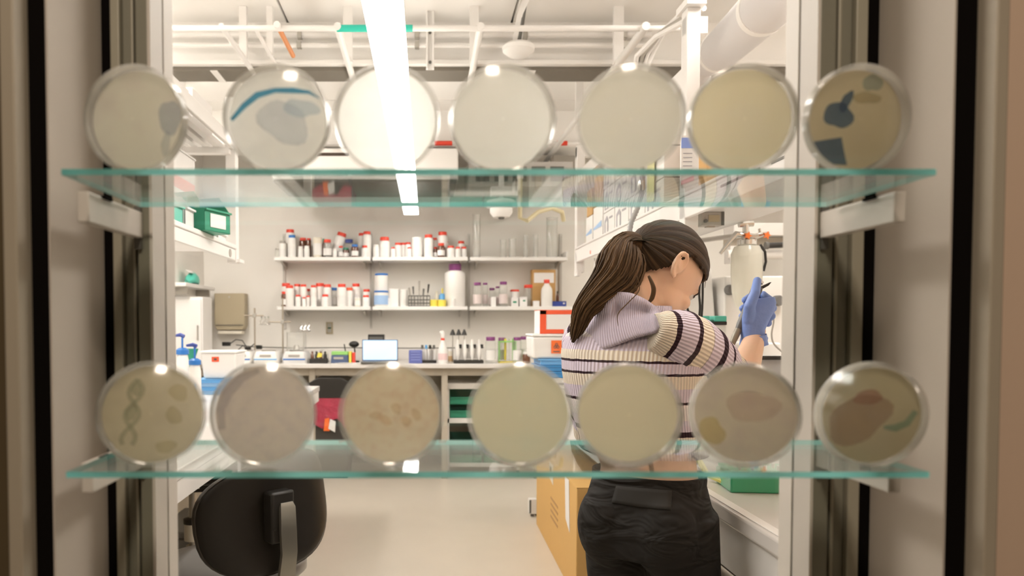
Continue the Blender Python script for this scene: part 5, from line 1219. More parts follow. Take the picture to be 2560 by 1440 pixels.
# ================================================================== OFFICE CHAIR AND STOOLS
def chair_base(t, h, m_=BLACK, r=.27, col=BLACK):
    for k in range(5):
        a = 2 * PI * k / 5 + .3
        e = Vector((r * math.cos(a), r * math.sin(a), .065))
        MB().tube([(0, 0, .10), e * .5 + Vector((0, 0, .045)), e], [.024, .02, .015], 8).build('leg', m_, t)
        MB().cyl(e + Vector((0, -.02, -.04)), e + Vector((0, .02, -.04)), .025).build('caster', RUBBER, t)
    MB().cyl((0, 0, .07), (0, 0, h * .6), .028).build('column', col, t); MB().cyl((0, 0, h * .5), (0, 0, h), .015).build('gas_piston', STEEL, t)
Yc = 2.32; pc = at(702, 1283, Yc); ang = math.radians(46); RHO = math.radians(9)
fx = Vector((-math.sin(ang), math.cos(ang), 0)); rx = Vector((math.cos(ang), math.sin(ang), 0))
sc_ = pc + fx * .30
t = thing('office_chair', 'black office chair seen from behind with a grey spine bracket', 'chair', (sc_.x, sc_.y, 0), rz=ang)
chair_base(t, .42)
loc = t.matrix_basis.inverted()
VG = mat('grey_vinyl', (.30, .285, .27), .3, spec=.6)
def sup(n, e, a, b): return [(math.copysign(abs(math.cos(2 * PI * j / n)) ** (2 / e), math.cos(2 * PI * j / n)) * a, math.copysign(abs(math.sin(2 * PI * j / n)) ** (2 / e), math.sin(2 * PI * j / n)) * b) for j in range(n)]
# backrest: padded shell, curved about the vertical axis, in chair coordinates (y forward, x right)
zc = pc.z; yb = -.30
rings = []
HBK, WBK = .180, .245
def rho(x, y): return x * math.cos(RHO) - y * math.sin(RHO), x * math.sin(RHO) + y * math.cos(RHO)
for off, s in ((.0, .55), (-.004, .80), (.0, .93), (.006, .985), (.014, 1.0), (.022, 1.0), (.040, .985), (.055, .93), (.064, .75), (.066, .4)):
    rings.append([(rho(x * s, y * s)[0], yb + off + .08 * (x * s / WBK) ** 2 - .0175 * ((y * s) / HBK) ** 2, zc + rho(x * s, y * s)[1]) for x, y in sup(44, 2.8, WBK, HBK)])
MB().loft(rings).build('backrest', VINYL, t, sharp=70)
rings = [[(rho(x, y)[0], yb + o + .08 * (x / WBK) ** 2 - .0175 * (y / HBK) ** 2, zc + rho(x, y)[1]) for x, y in sup(44, 2.8, WBK * s, HBK * s)] for o, s in ((.012, .99), (.010, 1.012), (.020, 1.016), (.028, 1.005))]
MB().loft(rings, cap=False).build('edge_piping', mat('edge_vinyl', (.035, .03, .024), .4), t, sharp=70)
# spine bracket
X = -.012
prof = [(yb - .050, zc + .045), (yb - .058, zc + .03), (yb - .062, zc - .05), (yb - .066, zc - .11), (yb - .050, zc - .20), (yb + .02, zc - .27), (yb + .12, .44), (yb + .30, .425)]
wid = [.022, .027, .029, .028, .030, .030, .032, .034]
rings = []
for (y, z), w_ in zip(prof, wid): rings.append([(X - w_, y, z), (X + w_, y, z), (X + w_, y + .012, z + .002), (X - w_, y + .012, z + .002)])
MB().loft(rings).build('spine_bracket', mat('bracket_grey', (.30, .285, .25), .32, metal=.7), t, bev=.003)
MB().box((X - .01, yb - .022, zc + .0), (.085, .05, .16)).build('mount', BLACK, t, bev=.008); MB().lathe([(.003, 0), (.006, 0), (.006, .004)], 10, c=(X - .046, yb - .048, zc - .03), M=Matrix.Rotation(PI / 2, 3, 'X')).build('screw', CHROME, t)
rings = [[(x * s, y * s + .0, z) for x, y in sup(40, 2.8, .245, .225)] for s, z in ((.55, .425), (.92, .43), (1.0, .45), (1.0, .475), (.93, .497), (.6, .503), (.2, .503))]
MB().loft(rings).build('seat', VG, t, sharp=70)
MB().box((0, 0, .415), (.20, .20, .03)).build('mechanism', BLACK, t, bev=.005)
# tall lab stool under the left bench
t = thing('lab_stool', 'tall lab stool with black mechanism and steel post at the left bench', 'stool', (at(481, 1215, 3.05).x, 3.05, 0))
chair_base(t, .63, STEEL, .24, mat('post_tan', (.40, .34, .24), .4, .4))
z = at(481, 1207, 3.05).z
MB().prism([(-.05, -.05, z - .015), (.02, -.05, z - .03), (.13, -.05, z - .025), (.12, -.05, z + .015), (-.05, -.05, z + .015)], (0, .12, 0)).build('mechanism', BLACK, t, bev=.004)
MB().box((.015, -.053, z - .004), (.06, .004, .018)).build('plate', PLCREAM, t); MB().lathe([(.035, .40), (.035, .47), (.022, .48)], 16).build('sleeve', PLCREAM, t); MB().lathe([(.037, .47), (.037, .49), (.018, .495)], 16).build('sleeve_ring', BLACK, t)
rings = [[(x * s + .05, y * s + .03, zz) for x, y in sup(36, 2.4, .19, .19)] for s, zz in ((.6, z + .018), (.95, z + .02), (1, z + .035), (.96, z + .055), (.6, z + .062))]
MB().loft(rings).build('seat', VINYL, t, sharp=70)
t = thing('storage_tote', 'grey tote box standing under the left bench', 'box', (-1.08, 3.56, 0))
MB().loft([[(-.14, -.2, 0), (.14, -.2, 0), (.14, .2, 0), (-.14, .2, 0)], [(-.16, -.22, .32), (.16, -.22, .32), (.16, .22, .32), (-.16, .22, .32)]]).build('body', mat('tote_grey', (.20, .19, .175), .5), t, bev=.01); MB().box((0, 0, .335), (.33, .45, .03)).build('lid', mat('tote_grey', (.20, .19, .175), .5), t, bev=.006)
# black stool and an added dark cabinet under the right bench
t = thing('lab_stool', 'black vinyl stool tucked under the right bench', 'stool', (1.0, 1.75, 0)); chair_base(t, .50, BLACK, .19)
rings = [[(x * s, y * s, zz) for x, y in sup(36, 2.6, .2, .2)] for s, zz in ((.6, .50), (.95, .50), (1, .53), (.97, .57), (.7, .585), (.2, .587))]
MB().loft(rings).build('seat', mat('grey_black_vinyl', (.03, .03, .03), .4), t, sharp=70)
t = thing('dark_filler_cabinet', 'added black cabinet filling out the dark deep under the right bench', 'cabinet', (1.40, 2.05, 0))  # added block that darkens the space below the bench
MB().box((0, 0, .38), (.29, 1.7, .76)).build('body', BLACK, t, bev=.004)
for i in range(3):
    d_ = MB().box((-.151, -.55 + i * .55, .40), (.012, .52, .66)).build('filler_drawer', mat('dark_filler_black', (.02, .019, .017), .5), t, bev=.003)
    MB().box((-.162, -.55 + i * .55, .66), (.012, .16, .015)).build('handle', DARKG, d_)
# ================================================================== THE PERSON
SKIN = mat('skin', (0.82, 0.56, 0.40), .5, spec=.35, var=.05, vscale=14, sss=.15)
def knit(name, stripes, base, rib=.0075, strength=.9):
    """ribbed knit: u = metres around, v = metres along; stripes = [(v0, v1, colour)]"""
    m = bpy.data.materials.new(name); m.use_nodes = True; nt = m.node_tree; N, L = nt.nodes, nt.links; p = N['Principled BSDF']
    p.inputs['Roughness'].default_value = .85; p.inputs['Specular IOR Level'].default_value = .2
    uv = N.new('ShaderNodeUVMap'); sep = N.new('ShaderNodeSeparateXYZ'); L.new(uv.outputs[0], sep.inputs[0])
    cur = None
    rgb = N.new('ShaderNodeRGB'); rgb.outputs[0].default_value = (*base, 1); cur = rgb.outputs[0]
    def math_(op, a, b=None):
        n = N.new('ShaderNodeMath'); n.operation = op
        for i, x in enumerate((a, b)):
            if x is None: continue
            if isinstance(x, (int, float)): n.inputs[i].default_value = x
            else: L.new(x, n.inputs[i])
        return n.outputs[0]
    noi = N.new('ShaderNodeTexNoise'); noi.inputs['Scale'].default_value = 60; L.new(uv.outputs[0], noi.inputs['Vector'])
    v = math_('ADD', sep.outputs[1], math_('MULTIPLY', math_('SUBTRACT', noi.outputs['Fac'], .5), .004))
    for v0, v1, c in stripes:
        f = math_('MULTIPLY', math_('GREATER_THAN', v, v0), math_('LESS_THAN', v, v1))
        mx = N.new('ShaderNodeMix'); mx.data_type = 'RGBA'; L.new(f, mx.inputs[0]); L.new(cur, mx.inputs[6]); mx.inputs[7].default_value = (*c, 1); cur = mx.outputs[2]
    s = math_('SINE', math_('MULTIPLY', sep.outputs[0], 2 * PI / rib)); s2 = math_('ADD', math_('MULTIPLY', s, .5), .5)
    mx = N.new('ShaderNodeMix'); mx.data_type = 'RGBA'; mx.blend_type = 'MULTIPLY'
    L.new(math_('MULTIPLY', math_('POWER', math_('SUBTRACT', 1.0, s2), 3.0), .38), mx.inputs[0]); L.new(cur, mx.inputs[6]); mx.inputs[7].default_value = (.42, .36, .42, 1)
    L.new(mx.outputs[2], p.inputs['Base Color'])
    b = N.new('ShaderNodeBump'); b.inputs['Strength'].default_value = strength; b.inputs['Distance'].default_value = .0025
    L.new(s2, b.inputs['Height']); L.new(b.outputs[0], p.inputs['Normal'])
    return m
LAV = (0.67, 0.595, 0.70); CRM = (0.80, 0.72, 0.60); DK = (0.035, 0.015, 0.025); WHT = (0.80, 0.75, 0.74)
YAW = math.radians(40)
rt = Vector((math.cos(YAW), -math.sin(YAW), 0)); fr = Vector((math.sin(YAW), math.cos(YAW), 0)); upv = Vector((0, 0, 1))
def ring(c, a, b, r=rt, f=fr, n=40, e=2.3, tilt=None):
    c = Vector(c); out = []
    for j in range(n):
        t_ = 2 * PI * j / n; cx, sy = math.cos(t_), math.sin(t_)
        x = math.copysign(abs(cx) ** (2 / e), cx) * a; y = math.copysign(abs(sy) ** (2 / e), sy) * b
        out.append(c + r * x + f * y)
    return out
pel = at(1617, 1290, 1.72)
person = thing('person', 'person in striped sweater with brown ponytail holding a pipette in a blue glove', 'person', (pel.x, pel.y, 0))
# ---- torso levels: (px, py, Y, half width, half depth)
TL = [(1619, 1345, 1.72, .146, .118), (1617, 1285, 1.72, .148, .116), (1619, 1225, 1.72, .133, .104), (1620, 1170, 1.72, .121, .092), (1600, 1090, 1.73, .138, .100), (1586, 1000, 1.74, .150, .106),
      (1583, 930, 1.75, .158, .112), (1584, 880, 1.76, .163, .108), (1588, 838, 1.77, .158, .098), (1594, 805, 1.78, .120, .082), (1600, 782, 1.79, .066, .064)]
TC = [(at(px, py, Y), a, b) for px, py, Y, a, b in TL]
# ---- joints
shR = at(1700, 850, 1.665); elR = at(1842, 985, 1.80); wrR = at(1886, 848, 1.965)
shL = at(1478, 862, 1.885); elL = shL + rt * -.03 + fr * .10 + Vector((0, 0, -.24)); wrL = elL + fr * .20 + rt * .06 + Vector((0, 0, .02))
hipR = pel + rt * .078 + Vector((0, 0, -.02)); hipL = pel - rt * .074 + Vector((0, 0, -.02))
knR = hipR + fr * .05 + Vector((0, 0, -.40)); anR = knR - fr * .03 + Vector((0, 0, 0)); anR.z = .085
knL = hipL + fr * .06 + rt * .02 + Vector((0, 0, -.40)); anL = knL - fr * .04; anL.z = .085
# head frame
HY = math.radians(66); HP = math.radians(42)
hf = Vector((math.sin(HY) * math.cos(HP), math.cos(HY) * math.cos(HP), -math.sin(HP))); hr = hf.cross(upv).normalized(); hu = hr.cross(hf).normalized()
HC = at(1657, 675, 1.83)
HM = Matrix((hr, hf, hu)).transposed() * 1.05
def H(r, f, u): return HC + (hr * r + hf * f + hu * u) * 1.05
neckb = at(1601, 800, 1.79)
# ---- body: one continuous skin
mb = MB()
mb.loft([ring(c, a * .9, b * .9, n=28) for c, a, b in TC])
mb.tube([neckb + Vector((0, 0, -.03)), neckb, H(0, -.035, -.10), H(0, -.02, -.05)], [.062, .056, .052, .05], 20)
mb.ball(HC + hu * .012, (.0755, .096, .092), 32, 20, M=HM)                        # cranium
mb.ball(H(0, .028, -.055), (.062, .066, .066), 28, 16, M=HM)                      # face
mb.ball(H(0, .052, -.098), (.036, .034, .028), 20, 12, M=HM)                      # chin
mb.ball(H(0, .015, -.088), (.054, .055, .030), 20, 12, M=HM)                      # jaw
mb.tube([H(0, .090, -.012), H(0, .105, -.040), H(0, .113, -.052)], [.009, .012, .012], 12)   # nose
mb.tube([H(-.016, .096, -.054), H(.016, .096, -.054)], .009, 10)
for s in (-1, 1):
    mb.ball(H(s * .038, .068, -.042), (.022, .02, .02), 14, 8, M=HM)               # cheek
    mb.tube([H(s * .01, .091, .006), H(s * .045, .078, .006)], .009, 8)             # brow
    # ear: rim, lobe, inner shell
    ec = H(s * .078, -.023, -.016)
    def E(f, u, o): return ec + hf * f + hu * u + hr * (s * o)
    rim = [E(.014, -.012, .0), E(.016, .010, .004), E(.010, .026, .008), E(-.004, .033, .011), E(-.018, .026, .013), E(-.021, .008, .012), E(-.015, -.012, .009), E(-.005, -.026, .006), E(.006, -.030, .003), E(.012, -.020, .0)]
    mb.tube(rim, [.004, .0045, .005, .005, .005, .0048, .0048, .006, .006, .004], 8)
    mb.ball(E(-.002, .004, .001), (.005, .017, .026), 14, 8, M=HM); mb.tube([E(.006, -.008, .006), E(-.004, -.004, .008), E(-.008, .012, .009)], .0035, 6)
arms = [(shR, elR, wrR), (shL, elL, wrL)]
for sh, el, wr in arms:
    mb.tube([sh, sh.lerp(el, .5), el], [.046, .042, .036], 18); mb.tube([el, el.lerp(wr, .3), wr], [.037, .039, .0265], 18)
    mb.ball(el, (.037, .037, .037), 14, 10)
    mb.tube([wr, wr + (wr - el).normalized() * .05], [.026, .022], 14)
mb.tube([TC[8][0] - rt * .12, TC[8][0] + rt * .12], .05, 16); mb.tube([TC[8][0] + rt * .08, shR], [.05, .046], 16); mb.tube([TC[8][0] - rt * .08, shL], [.05, .046], 16)
for hp, kn, an in ((hipR, knR, anR), (hipL, knL, anL)):
    mb.tube([hp + Vector((0, 0, .03)), hp.lerp(kn, .4), kn, kn.lerp(an, .35), an], [.076, .070, .053, .052, .036], 20)
    mb.tube([an + Vector((0, 0, .02)), an + Vector((0, 0, -.045)) + fr * .02, an + fr * .13 + Vector((0, 0, -.058))], [.034, .034, .022], 14)
body = remesh(mb, .0045, 'body', SKIN, person, True, 5)
# eyes, brows, mouth
for s in (-1, 1):
    MB().ball(H(s * .032, .079, -.012), (.011, .011, .011), 14, 10).build('eye', mat('eye_white', (.75, .72, .68), .2), person, True)
    MB().tube([H(s * .022, .0895, -.010), H(s * .034, .0895, -.007), H(s * .046, .082, -.011), H(s * .051, .080, -.014)], [.001, .0022, .002, .0008], 6).build('eyelash', mat('lash', (.02, .012, .01), .6), person, True)
    MB().tube([H(s * .016, .0985, .008), H(s * .036, .093, .012), H(s * .052, .078, .006)], [.003, .0035, .0015], 6).build('eyebrow', mat('brow_hair', (.035, .02, .012), .7), person, True)
MB().tube([H(-.022, .078, -.078), H(-.008, .088, -.077), H(.008, .088, -.077), H(.022, .078, -.078)], [.002, .006, .006, .002], 8).build('lips', mat('lips', (.55, .22, .19), .4), person, True)
# ---- hair
def hair_mat(name, c0, c1, c2, su=90.0):
    m = bpy.data.materials.new(name); m.use_nodes = True; nt = m.node_tree; N, L = nt.nodes, nt.links; p = N['Principled BSDF']
    uv = N.new('ShaderNodeUVMap'); mp = N.new('ShaderNodeMapping'); mp.inputs['Scale'].default_value = (su, 1.6, 1); L.new(uv.outputs[0], mp.inputs[0])
    n1 = N.new('ShaderNodeTexNoise'); n1.inputs['Scale'].default_value = 1.0; n1.inputs['Detail'].default_value = 6; n1.inputs['Roughness'].default_value = .7; L.new(mp.outputs[0], n1.inputs['Vector'])
    cr = N.new('ShaderNodeValToRGB'); e = cr.color_ramp.elements; e[0].position = .30; e[0].color = (*c0, 1); e[1].position = .72; e[1].color = (*c2, 1); q = e.new(.5); q.color = (*c1, 1)
    L.new(n1.outputs['Fac'], cr.inputs[0]); L.new(cr.outputs[0], p.inputs['Base Color'])
    p.inputs['Roughness'].default_value = .5; p.inputs['Specular IOR Level'].default_value = .16
    b = N.new('ShaderNodeBump'); b.inputs['Strength'].default_value = 1.0; b.inputs['Distance'].default_value = .004; L.new(n1.outputs['Fac'], b.inputs['Height']); L.new(b.outputs[0], p.inputs['Normal'])
    return m
HAIR = hair_mat('hair_brown', (.010, .006, .0035), (.042, .024, .012), (.125, .072, .036), 105)
HAIRT = hair_mat('hair_tail', (.022, .013, .007), (.085, .048, .022), (.25, .15, .075), 26)
tw = at(1585, 604, 1.775) - HC; tie = Vector((tw.dot(hr), tw.dot(hf), tw.dot(hu))) / 1.05   # hair tie in head coordinates (right, front, up)
tax = tie.normalized(); t1 = Vector((1, 0, 0)); t2 = tax.cross(t1).normalized()
def scalp(dv):
    """point on the hair surface in direction dv (head coordinates)"""
    c = Vector((0, -.002, .012)); k = 1 / math.sqrt((dv.x / .0815) ** 2 + (dv.y / .1025) ** 2 + (dv.z / .0985) ** 2)
    return c + dv * k
def hair_ok(q):
    f, u = q.y, q.z
    if f > -.004: return u > .022 + max(0, f - .03) * .35
    if f > -.040: return u > .020 + (f + .010) * 2.2
    return u > -.046 + (f + .040) * 1.1
NU, NV = 96, 60
vs, fs, uvs, keep = [], [], [], []
for i in range(NV + 1):
    th = .02 + (PI * .97) * i / NV
    for j in range(NU):
        ph = 2 * PI * j / NU
        dv = tax * math.cos(th) + (t1 * math.cos(ph) + t2 * math.sin(ph)) * math.sin(th)
        q = scalp(dv); keep.append(hair_ok(q))
        wv = .0014 * math.sin(ph * 23 + 1.3 * math.sin(ph * 5)) * min(1, math.sin(th) * 1.5)
        q = q + dv * wv
        vs.append(H(q.x, q.y, q.z))
for i in range(NV):
    for j in range(NU):
        k = (j + 1) % NU; ids = (i * NU + j, i * NU + k, (i + 1) * NU + k, (i + 1) * NU + j)
        if all(keep[x] for x in ids):
            fs.append(ids); u0, u1 = j / NU, (j + 1) / NU; uvs.append([(u0, i / NV), (u1, i / NV), (u1, (i + 1) / NV), (u0, (i + 1) / NV)])
hb = MB(); hb.add(vs, fs, 0, uvs)
hair = hb.build('hair', HAIR, person, True, sharp=180)
so = hair.modifiers.new('solid', 'SOLIDIFY'); so.thickness = .007; so.offset = -1
sm_ = hair.modifiers.new('smooth', 'SMOOTH'); sm_.iterations = 3; sm_.factor = .4
# hair tie and ponytail
tp = H(tie.x, tie.y, tie.z)
path = [HC.lerp(tp, .8), tp, at(1566, 618, 1.77), at(1556, 652, 1.75), at(1540, 694, 1.735), at(1498, 733, 1.73), at(1462, 772, 1.735), at(1446, 815, 1.745), at(1432, 856, 1.76)]
rads = [.030, .024, .038, .052, .050, .031, .020, .014, .003]
def cr_path(pts, rr, n=6):
    P, R = [], []
    for j in range(len(pts) - 1):
        p0, p1, p2, p3 = pts[max(j - 1, 0)], pts[j], pts[j + 1], pts[min(j + 2, len(pts) - 1)]
        for q in range(n):
            u = q / n; P.append(.5 * ((2 * p1) + (p2 - p0) * u + (2 * p0 - 5 * p1 + 4 * p2 - p3) * u * u + (3 * p1 - p0 - 3 * p2 + p3) * u ** 3)); R.append(rr[j] + (rr[j + 1] - rr[j]) * u)
    P.append(pts[-1]); R.append(rr[-1]); return P, R
P, R = cr_path(path, rads)
def frames(P):
    out = []; up = Vector((.3, -.8, .5))
    for i, p in enumerate(P):
        t = (P[min(i + 1, len(P) - 1)] - P[max(i - 1, 0)]).normalized(); up = (up - t * up.dot(t)).normalized(); out.append((t, up, t.cross(up)))
    return out
FRM = frames(P)
NP = 40; rings = []
for i, (p, r) in enumerate(zip(P, R)):
    t, u_, b_ = FRM[i]
    rings.append([p + (u_ * math.cos(2 * PI * j / NP) * .62 + b_ * math.sin(2 * PI * j / NP)) * r * (1 + .05 * math.sin(j * 2.2) + .03 * math.sin(j * 5.1)) for j in range(NP)])
pb = MB(); n_ = len(P)
pb.loft(rings, uvf=lambda i, j: (j / NP * 2.2, i / n_ * .8))
rnd = random.Random(11)
for k in range(230):
    a = rnd.uniform(0, 2 * PI); off = rnd.uniform(.72, 1.06); i0 = rnd.randint(6, 12); i1 = rnd.randint(34, n_ - 1); da = rnd.uniform(-.35, .35); fl = rnd.uniform(-.05, .14)
    pts = []
    for i in range(i0, i1, 3):
        t, u_, b_ = FRM[i]; w_ = (i - i0) / (i1 - i0); aa = a + da * w_; r = (R[i] * (off + fl * w_)) + .004 * w_
        pts.append(P[i] + (u_ * math.cos(aa) * .62 + b_ * math.sin(aa)) * r)
    if len(pts) > 3:
        rr = [.0022] * len(pts); rr[0] = .0008; rr[-1] = .0006; u0 = rnd.random() * 3
        s0 = len(pb.v); m_ = len(pts)
        tmp = MB(); tmp.tube(pts, rr, 5)
        pb.add(tmp.v, tmp.f, 0, [[(u0, .1 + .6 * (vi // 5) / m_) for vi in f] for f in tmp.f])
tail = pb.build('ponytail', HAIRT, person, True, sharp=180)
# loose wisps over the collar and neck
for pts_, r in (([at(1622, 690, 1.70), at(1634, 720, 1.69), at(1630, 745, 1.69), at(1618, 760, 1.69)], .0055), ([at(1592, 690, 1.69), at(1598, 725, 1.68), at(1572, 755, 1.66), at(1545, 785, 1.64), at(1545, 815, 1.625)], .0012), ([at(1545, 600, 1.80), at(1522, 612, 1.79), at(1500, 640, 1.78)], .0013), ([at(1758, 655, 1.78), at(1764, 690, 1.78), at(1762, 720, 1.78)], .0009)):
    q, rr = cr_path(pts_, [r * .6] + [r] * (len(pts_) - 2) + [r * .4], 5)
    MB().tube(q, rr, 8).build('hair_wisp', HAIRT, person, True, sharp=180)
MB().tube([tp + (P[6] - tp).normalized() * -.008, tp + (P[6] - tp).normalized() * .012], [.028, .028], 20).build('hair_tie', mat('hair_tie', (.012, .008, .006), .8), person, True)

# ---- trousers
TR = mat('black_cotton', (.013, .012, .0115), .8, spec=.3, bump=.0)
nt = TR.node_tree; N, L = nt.nodes, nt.links
tc = N.new('ShaderNodeTexCoord'); mp = N.new('ShaderNodeMapping'); mp.inputs['Scale'].default_value = (9, 9, 20); mp.inputs['Rotation'].default_value = (.5, .5, .3); L.new(tc.outputs['Object'], mp.inputs[0])
nz = N.new('ShaderNodeTexNoise'); nz.inputs['Scale'].default_value = 1.0; nz.inputs['Detail'].default_value = 2; nz.inputs['Distortion'].default_value = 1.2; L.new(mp.outputs[0], nz.inputs['Vector'])
bp = N.new('ShaderNodeBump'); bp.inputs['Strength'].default_value = 1.0; bp.inputs['Distance'].default_value = .022; L.new(nz.outputs['Fac'], bp.inputs['Height']); L.new(bp.outputs[0], N['Principled BSDF'].inputs['Normal'])
tb = MB()
tl = [(1620, 1375, 1.715, .138, .115)] + TL[:3] + [(1620, 1186, 1.72, .124, .095)]
tb.loft([ring(at(px, py, Y), a * 1.02, b * 1.02, n=40) for px, py, Y, a, b in tl])
for s in (-1, 1): tb.ball(pel + rt * (s * .068) - fr * .055 + Vector((0, 0, -.02)), (.074, .078, .10), 20, 14)
for hp, kn, an in ((hipR, knR, anR), (hipL, knL, anL)):
    tb.tube([hp + Vector((0, 0, .04)), hp.lerp(kn, .3), kn, kn.lerp(an, .5), an + Vector((0, 0, -.02))], [.084, .086, .078, .078, .080], 26)
tr = remesh(tb, .006, 'trousers', TR, person, True, 6)
mb = MB(); mb.loft([ring(at(1620, py, 1.72),   .125 * k, .096 * k, n=40) for py, k in ((1215, 1.03), (1190, 1.045), (1176, 1.04), (1176, 1.0), (1215, .98))], cap=False)
mb.build('waistband', TR, person, True)
for an in (anR, anL):
    sm2 = MB(); sm2.tube([an + Vector((0, 0, -.0)) - fr * .03, an - fr * .01 + Vector((0, 0, -.03)), an + fr * .08 + Vector((0, 0, -.042)), an + fr * .15 + Vector((0, 0, -.052))], [.038, .046, .042, .028], 16)
    b0 = an + fr * .05; sm2.box((b0.x, b0.y, .015), (.085, .25, .03), rz=-YAW)
    sm2.build('shoe', mat('shoe_black', (.02, .02, .02), .5), person, True)
# ---- sweater: torso part, sleeves, collar
zt = TC[8][0].z
tor_st = [(.005, .022, CRM), (.050, .058, DK), (.058, .085, LAV), (.085, .091, DK), (.091, .118, CRM), (.118, .145, LAV), (.145, .150, DK), (.150, .185, WHT), (.185, .20, LAV), (.20, .212, DK), (.212, .25, CRM), (.25, .28, LAV), (.28, .294, DK), (.294, .32, WHT)]
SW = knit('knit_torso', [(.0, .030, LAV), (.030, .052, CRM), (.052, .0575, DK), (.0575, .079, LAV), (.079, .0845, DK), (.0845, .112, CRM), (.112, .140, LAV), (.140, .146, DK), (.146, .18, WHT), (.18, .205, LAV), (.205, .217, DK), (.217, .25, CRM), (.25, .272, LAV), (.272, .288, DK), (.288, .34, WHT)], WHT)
sl = [(c, a * 1.07 + .004, b * 1.08 + .004) for c, a, b in TC[4:]]
sl[0] = (at(1612, 1128, 1.725), .143, .107)
sl2 = []
for i in range(len(sl) - 1):
    for q in range(4):
        u = q / 4; sl2.append((sl[i][0].lerp(sl[i + 1][0], u), sl[i][1] + (sl[i + 1][1] - sl[i][1]) * u, sl[i][2] + (sl[i + 1][2] - sl[i][2]) * u))
sl2.append(sl[-1])
sl2 = [(sl2[0][0], sl2[0][1] * .98, sl2[0][2] * .98)] + sl2
NN = 48
vtop = at(1588, 850, 1.66).z
rings = [ring(c, a, b, n=NN, e=2.25) for c, a, b in sl2]
sb = MB(); sb.loft(rings, uvf=lambda i, j: (j / NN * .88, vtop - sl2[i][0].z + .006))
sweater = sb.build('sweater', SW, person, True, sharp=180)
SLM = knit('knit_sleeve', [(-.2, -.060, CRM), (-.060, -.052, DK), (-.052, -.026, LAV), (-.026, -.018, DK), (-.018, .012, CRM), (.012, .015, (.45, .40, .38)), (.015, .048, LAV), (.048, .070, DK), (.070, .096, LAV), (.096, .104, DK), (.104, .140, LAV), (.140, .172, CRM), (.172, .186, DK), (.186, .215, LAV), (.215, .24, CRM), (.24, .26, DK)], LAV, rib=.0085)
for sh, el, wr, sgn in ((shR, elR, wrR, 1), (shL, elL, wrL, -1)):
    dA = (el - sh).normalized()
    lw = Vector((0, 0, -.012))
    core = sh - dA * .085 - rt * (sgn * .02) + lw * 2
    pts = [core, sh - dA * .055 - rt * (sgn * .008) + lw * 1.5, sh - dA * .02 + lw, sh.lerp(el, .2), sh.lerp(el, .5), sh.lerp(el, .8), el, el.lerp(wr, .14)]
    rr = [.040, .059, .073, .078, .075, .066, .060, .052]
    PP, RR2 = cr_path(pts, rr, 5)
    NS = 40; up = Vector((0, 0, 1)); rings = []; acc = [0]
    for i in range(1, len(PP)): acc.append(acc[-1] + (PP[i] - PP[i - 1]).length)
    for i, p in enumerate(PP):
        t = (PP[min(i + 1, len(PP) - 1)] - PP[max(i - 1, 0)]).normalized(); up = (up - t * up.dot(t)).normalized(); b_ = t.cross(up)
        rings.append([p + (up * math.cos(2 * PI * j / NS) + b_ * math.sin(2 * PI * j / NS)) * RR2[i] * (1 + .02 * math.sin(i * 1.9 + j * .5)) for j in range(NS)])
    a0 = .087
    sb = MB(); sb.loft(rings, uvf=lambda i, j: (j / NS * .44, acc[i] - a0))
    sb.build('sleeve', SLM, person, True, sharp=180)
dg = bpy.context.evaluated_depsgraph_get()
def bvh_of(objs):
    V, F = [], []
    for o in objs:
        me = o.data; o_ = len(V); mw = person.matrix_basis
        V += [mw @ v.co for v in me.vertices]; F += [[o_ + i for i in p.vertices] for p in me.polygons]
    return BVHTree.FromPolygons(V, F)
kids = [o for o in person.children]
bv = bvh_of([o for o in COL.objects if o.parent == person and o.name.split('.')[0] in ('sweater', 'sleeve', 'body')])
def drape(px, py, Yf, off=.007, tree=None):
    o = Vector((0, 0, CAMZ)); d = (at(px, py, 1.0) - o).normalized()
    h = (tree or bv).ray_cast(o, d, 6)
    q = at(px, py, Yf)
    if h[0] is not None and abs(h[0].y - Yf) < .12: q = h[0]
    return q - d * off
# collar: ribbed sailor flap
cols_ = [((1474, 756), (1452, 820), (1428, 884)), ((1496, 742), (1476, 812), (1470, 886)), ((1522, 731), (1508, 806), (1515, 880)), ((1550, 724), (1542, 800), (1555, 862)), ((1580, 728), (1575, 795), (1592, 848)), ((1612, 744), (1606, 795), (1620, 840)), (( 1636, 764), (1634, 798), (1642, 834)), ((1656, 779), (1652, 797), (1652, 818))]
Ytop = [1.80, 1.765, 1.735, 1.712, 1.70, 1.69, 1.69, 1.70]; Ymid = [1.82, 1.76, 1.71, 1.675, 1.655, 1.645, 1.645, 1.66]; Ybot = [1.84, 1.77, 1.70, 1.655, 1.63, 1.61, 1.61, 1.63]
fine = []
NCOL = 36; NROW = 10
def interp(seq, u):
    x = u * (len(seq) - 1); i = min(int(x), len(seq) - 2); f = x - i
    return seq[i] + (seq[i + 1] - seq[i]) * f
rows = []
for r in range(NROW + 1):
    v = r / NROW; row = []
    for c in range(NCOL + 1):
        u = c / NCOL; p3 = []
        for k in range(3): p3.append((interp([q[k][0] for q in cols_], u), interp([q[k][1] for q in cols_], u)))
        Y3 = (interp(Ytop, u), interp(Ymid, u), interp(Ybot, u))
        w3 = ((1 - v) * (1 - 2 * v), 4 * v * (1 - v), v * (2 * v - 1))
        px = sum(w * p[0] for w, p in zip(w3, p3)); py = sum(w * p[1] for w, p in zip(w3, p3)); Yy = sum(w * y for w, y in zip(w3, Y3))
        q = drape(px, py, Yy, .010 + .012 * (1 - v) ** 2)
        q2 = at(px, py, Yy - .004)
        row.append(q.lerp(q2, .45) if v > .25 else q2)
    rows.append(row)
cb = MB(); cb.loft(rows, cap=False, closed=False, uvf=lambda i, j: (j / NCOL * .30, .01 * i))
COLM = knit('knit_collar', [], LAV, rib=.0068, strength=1.0)
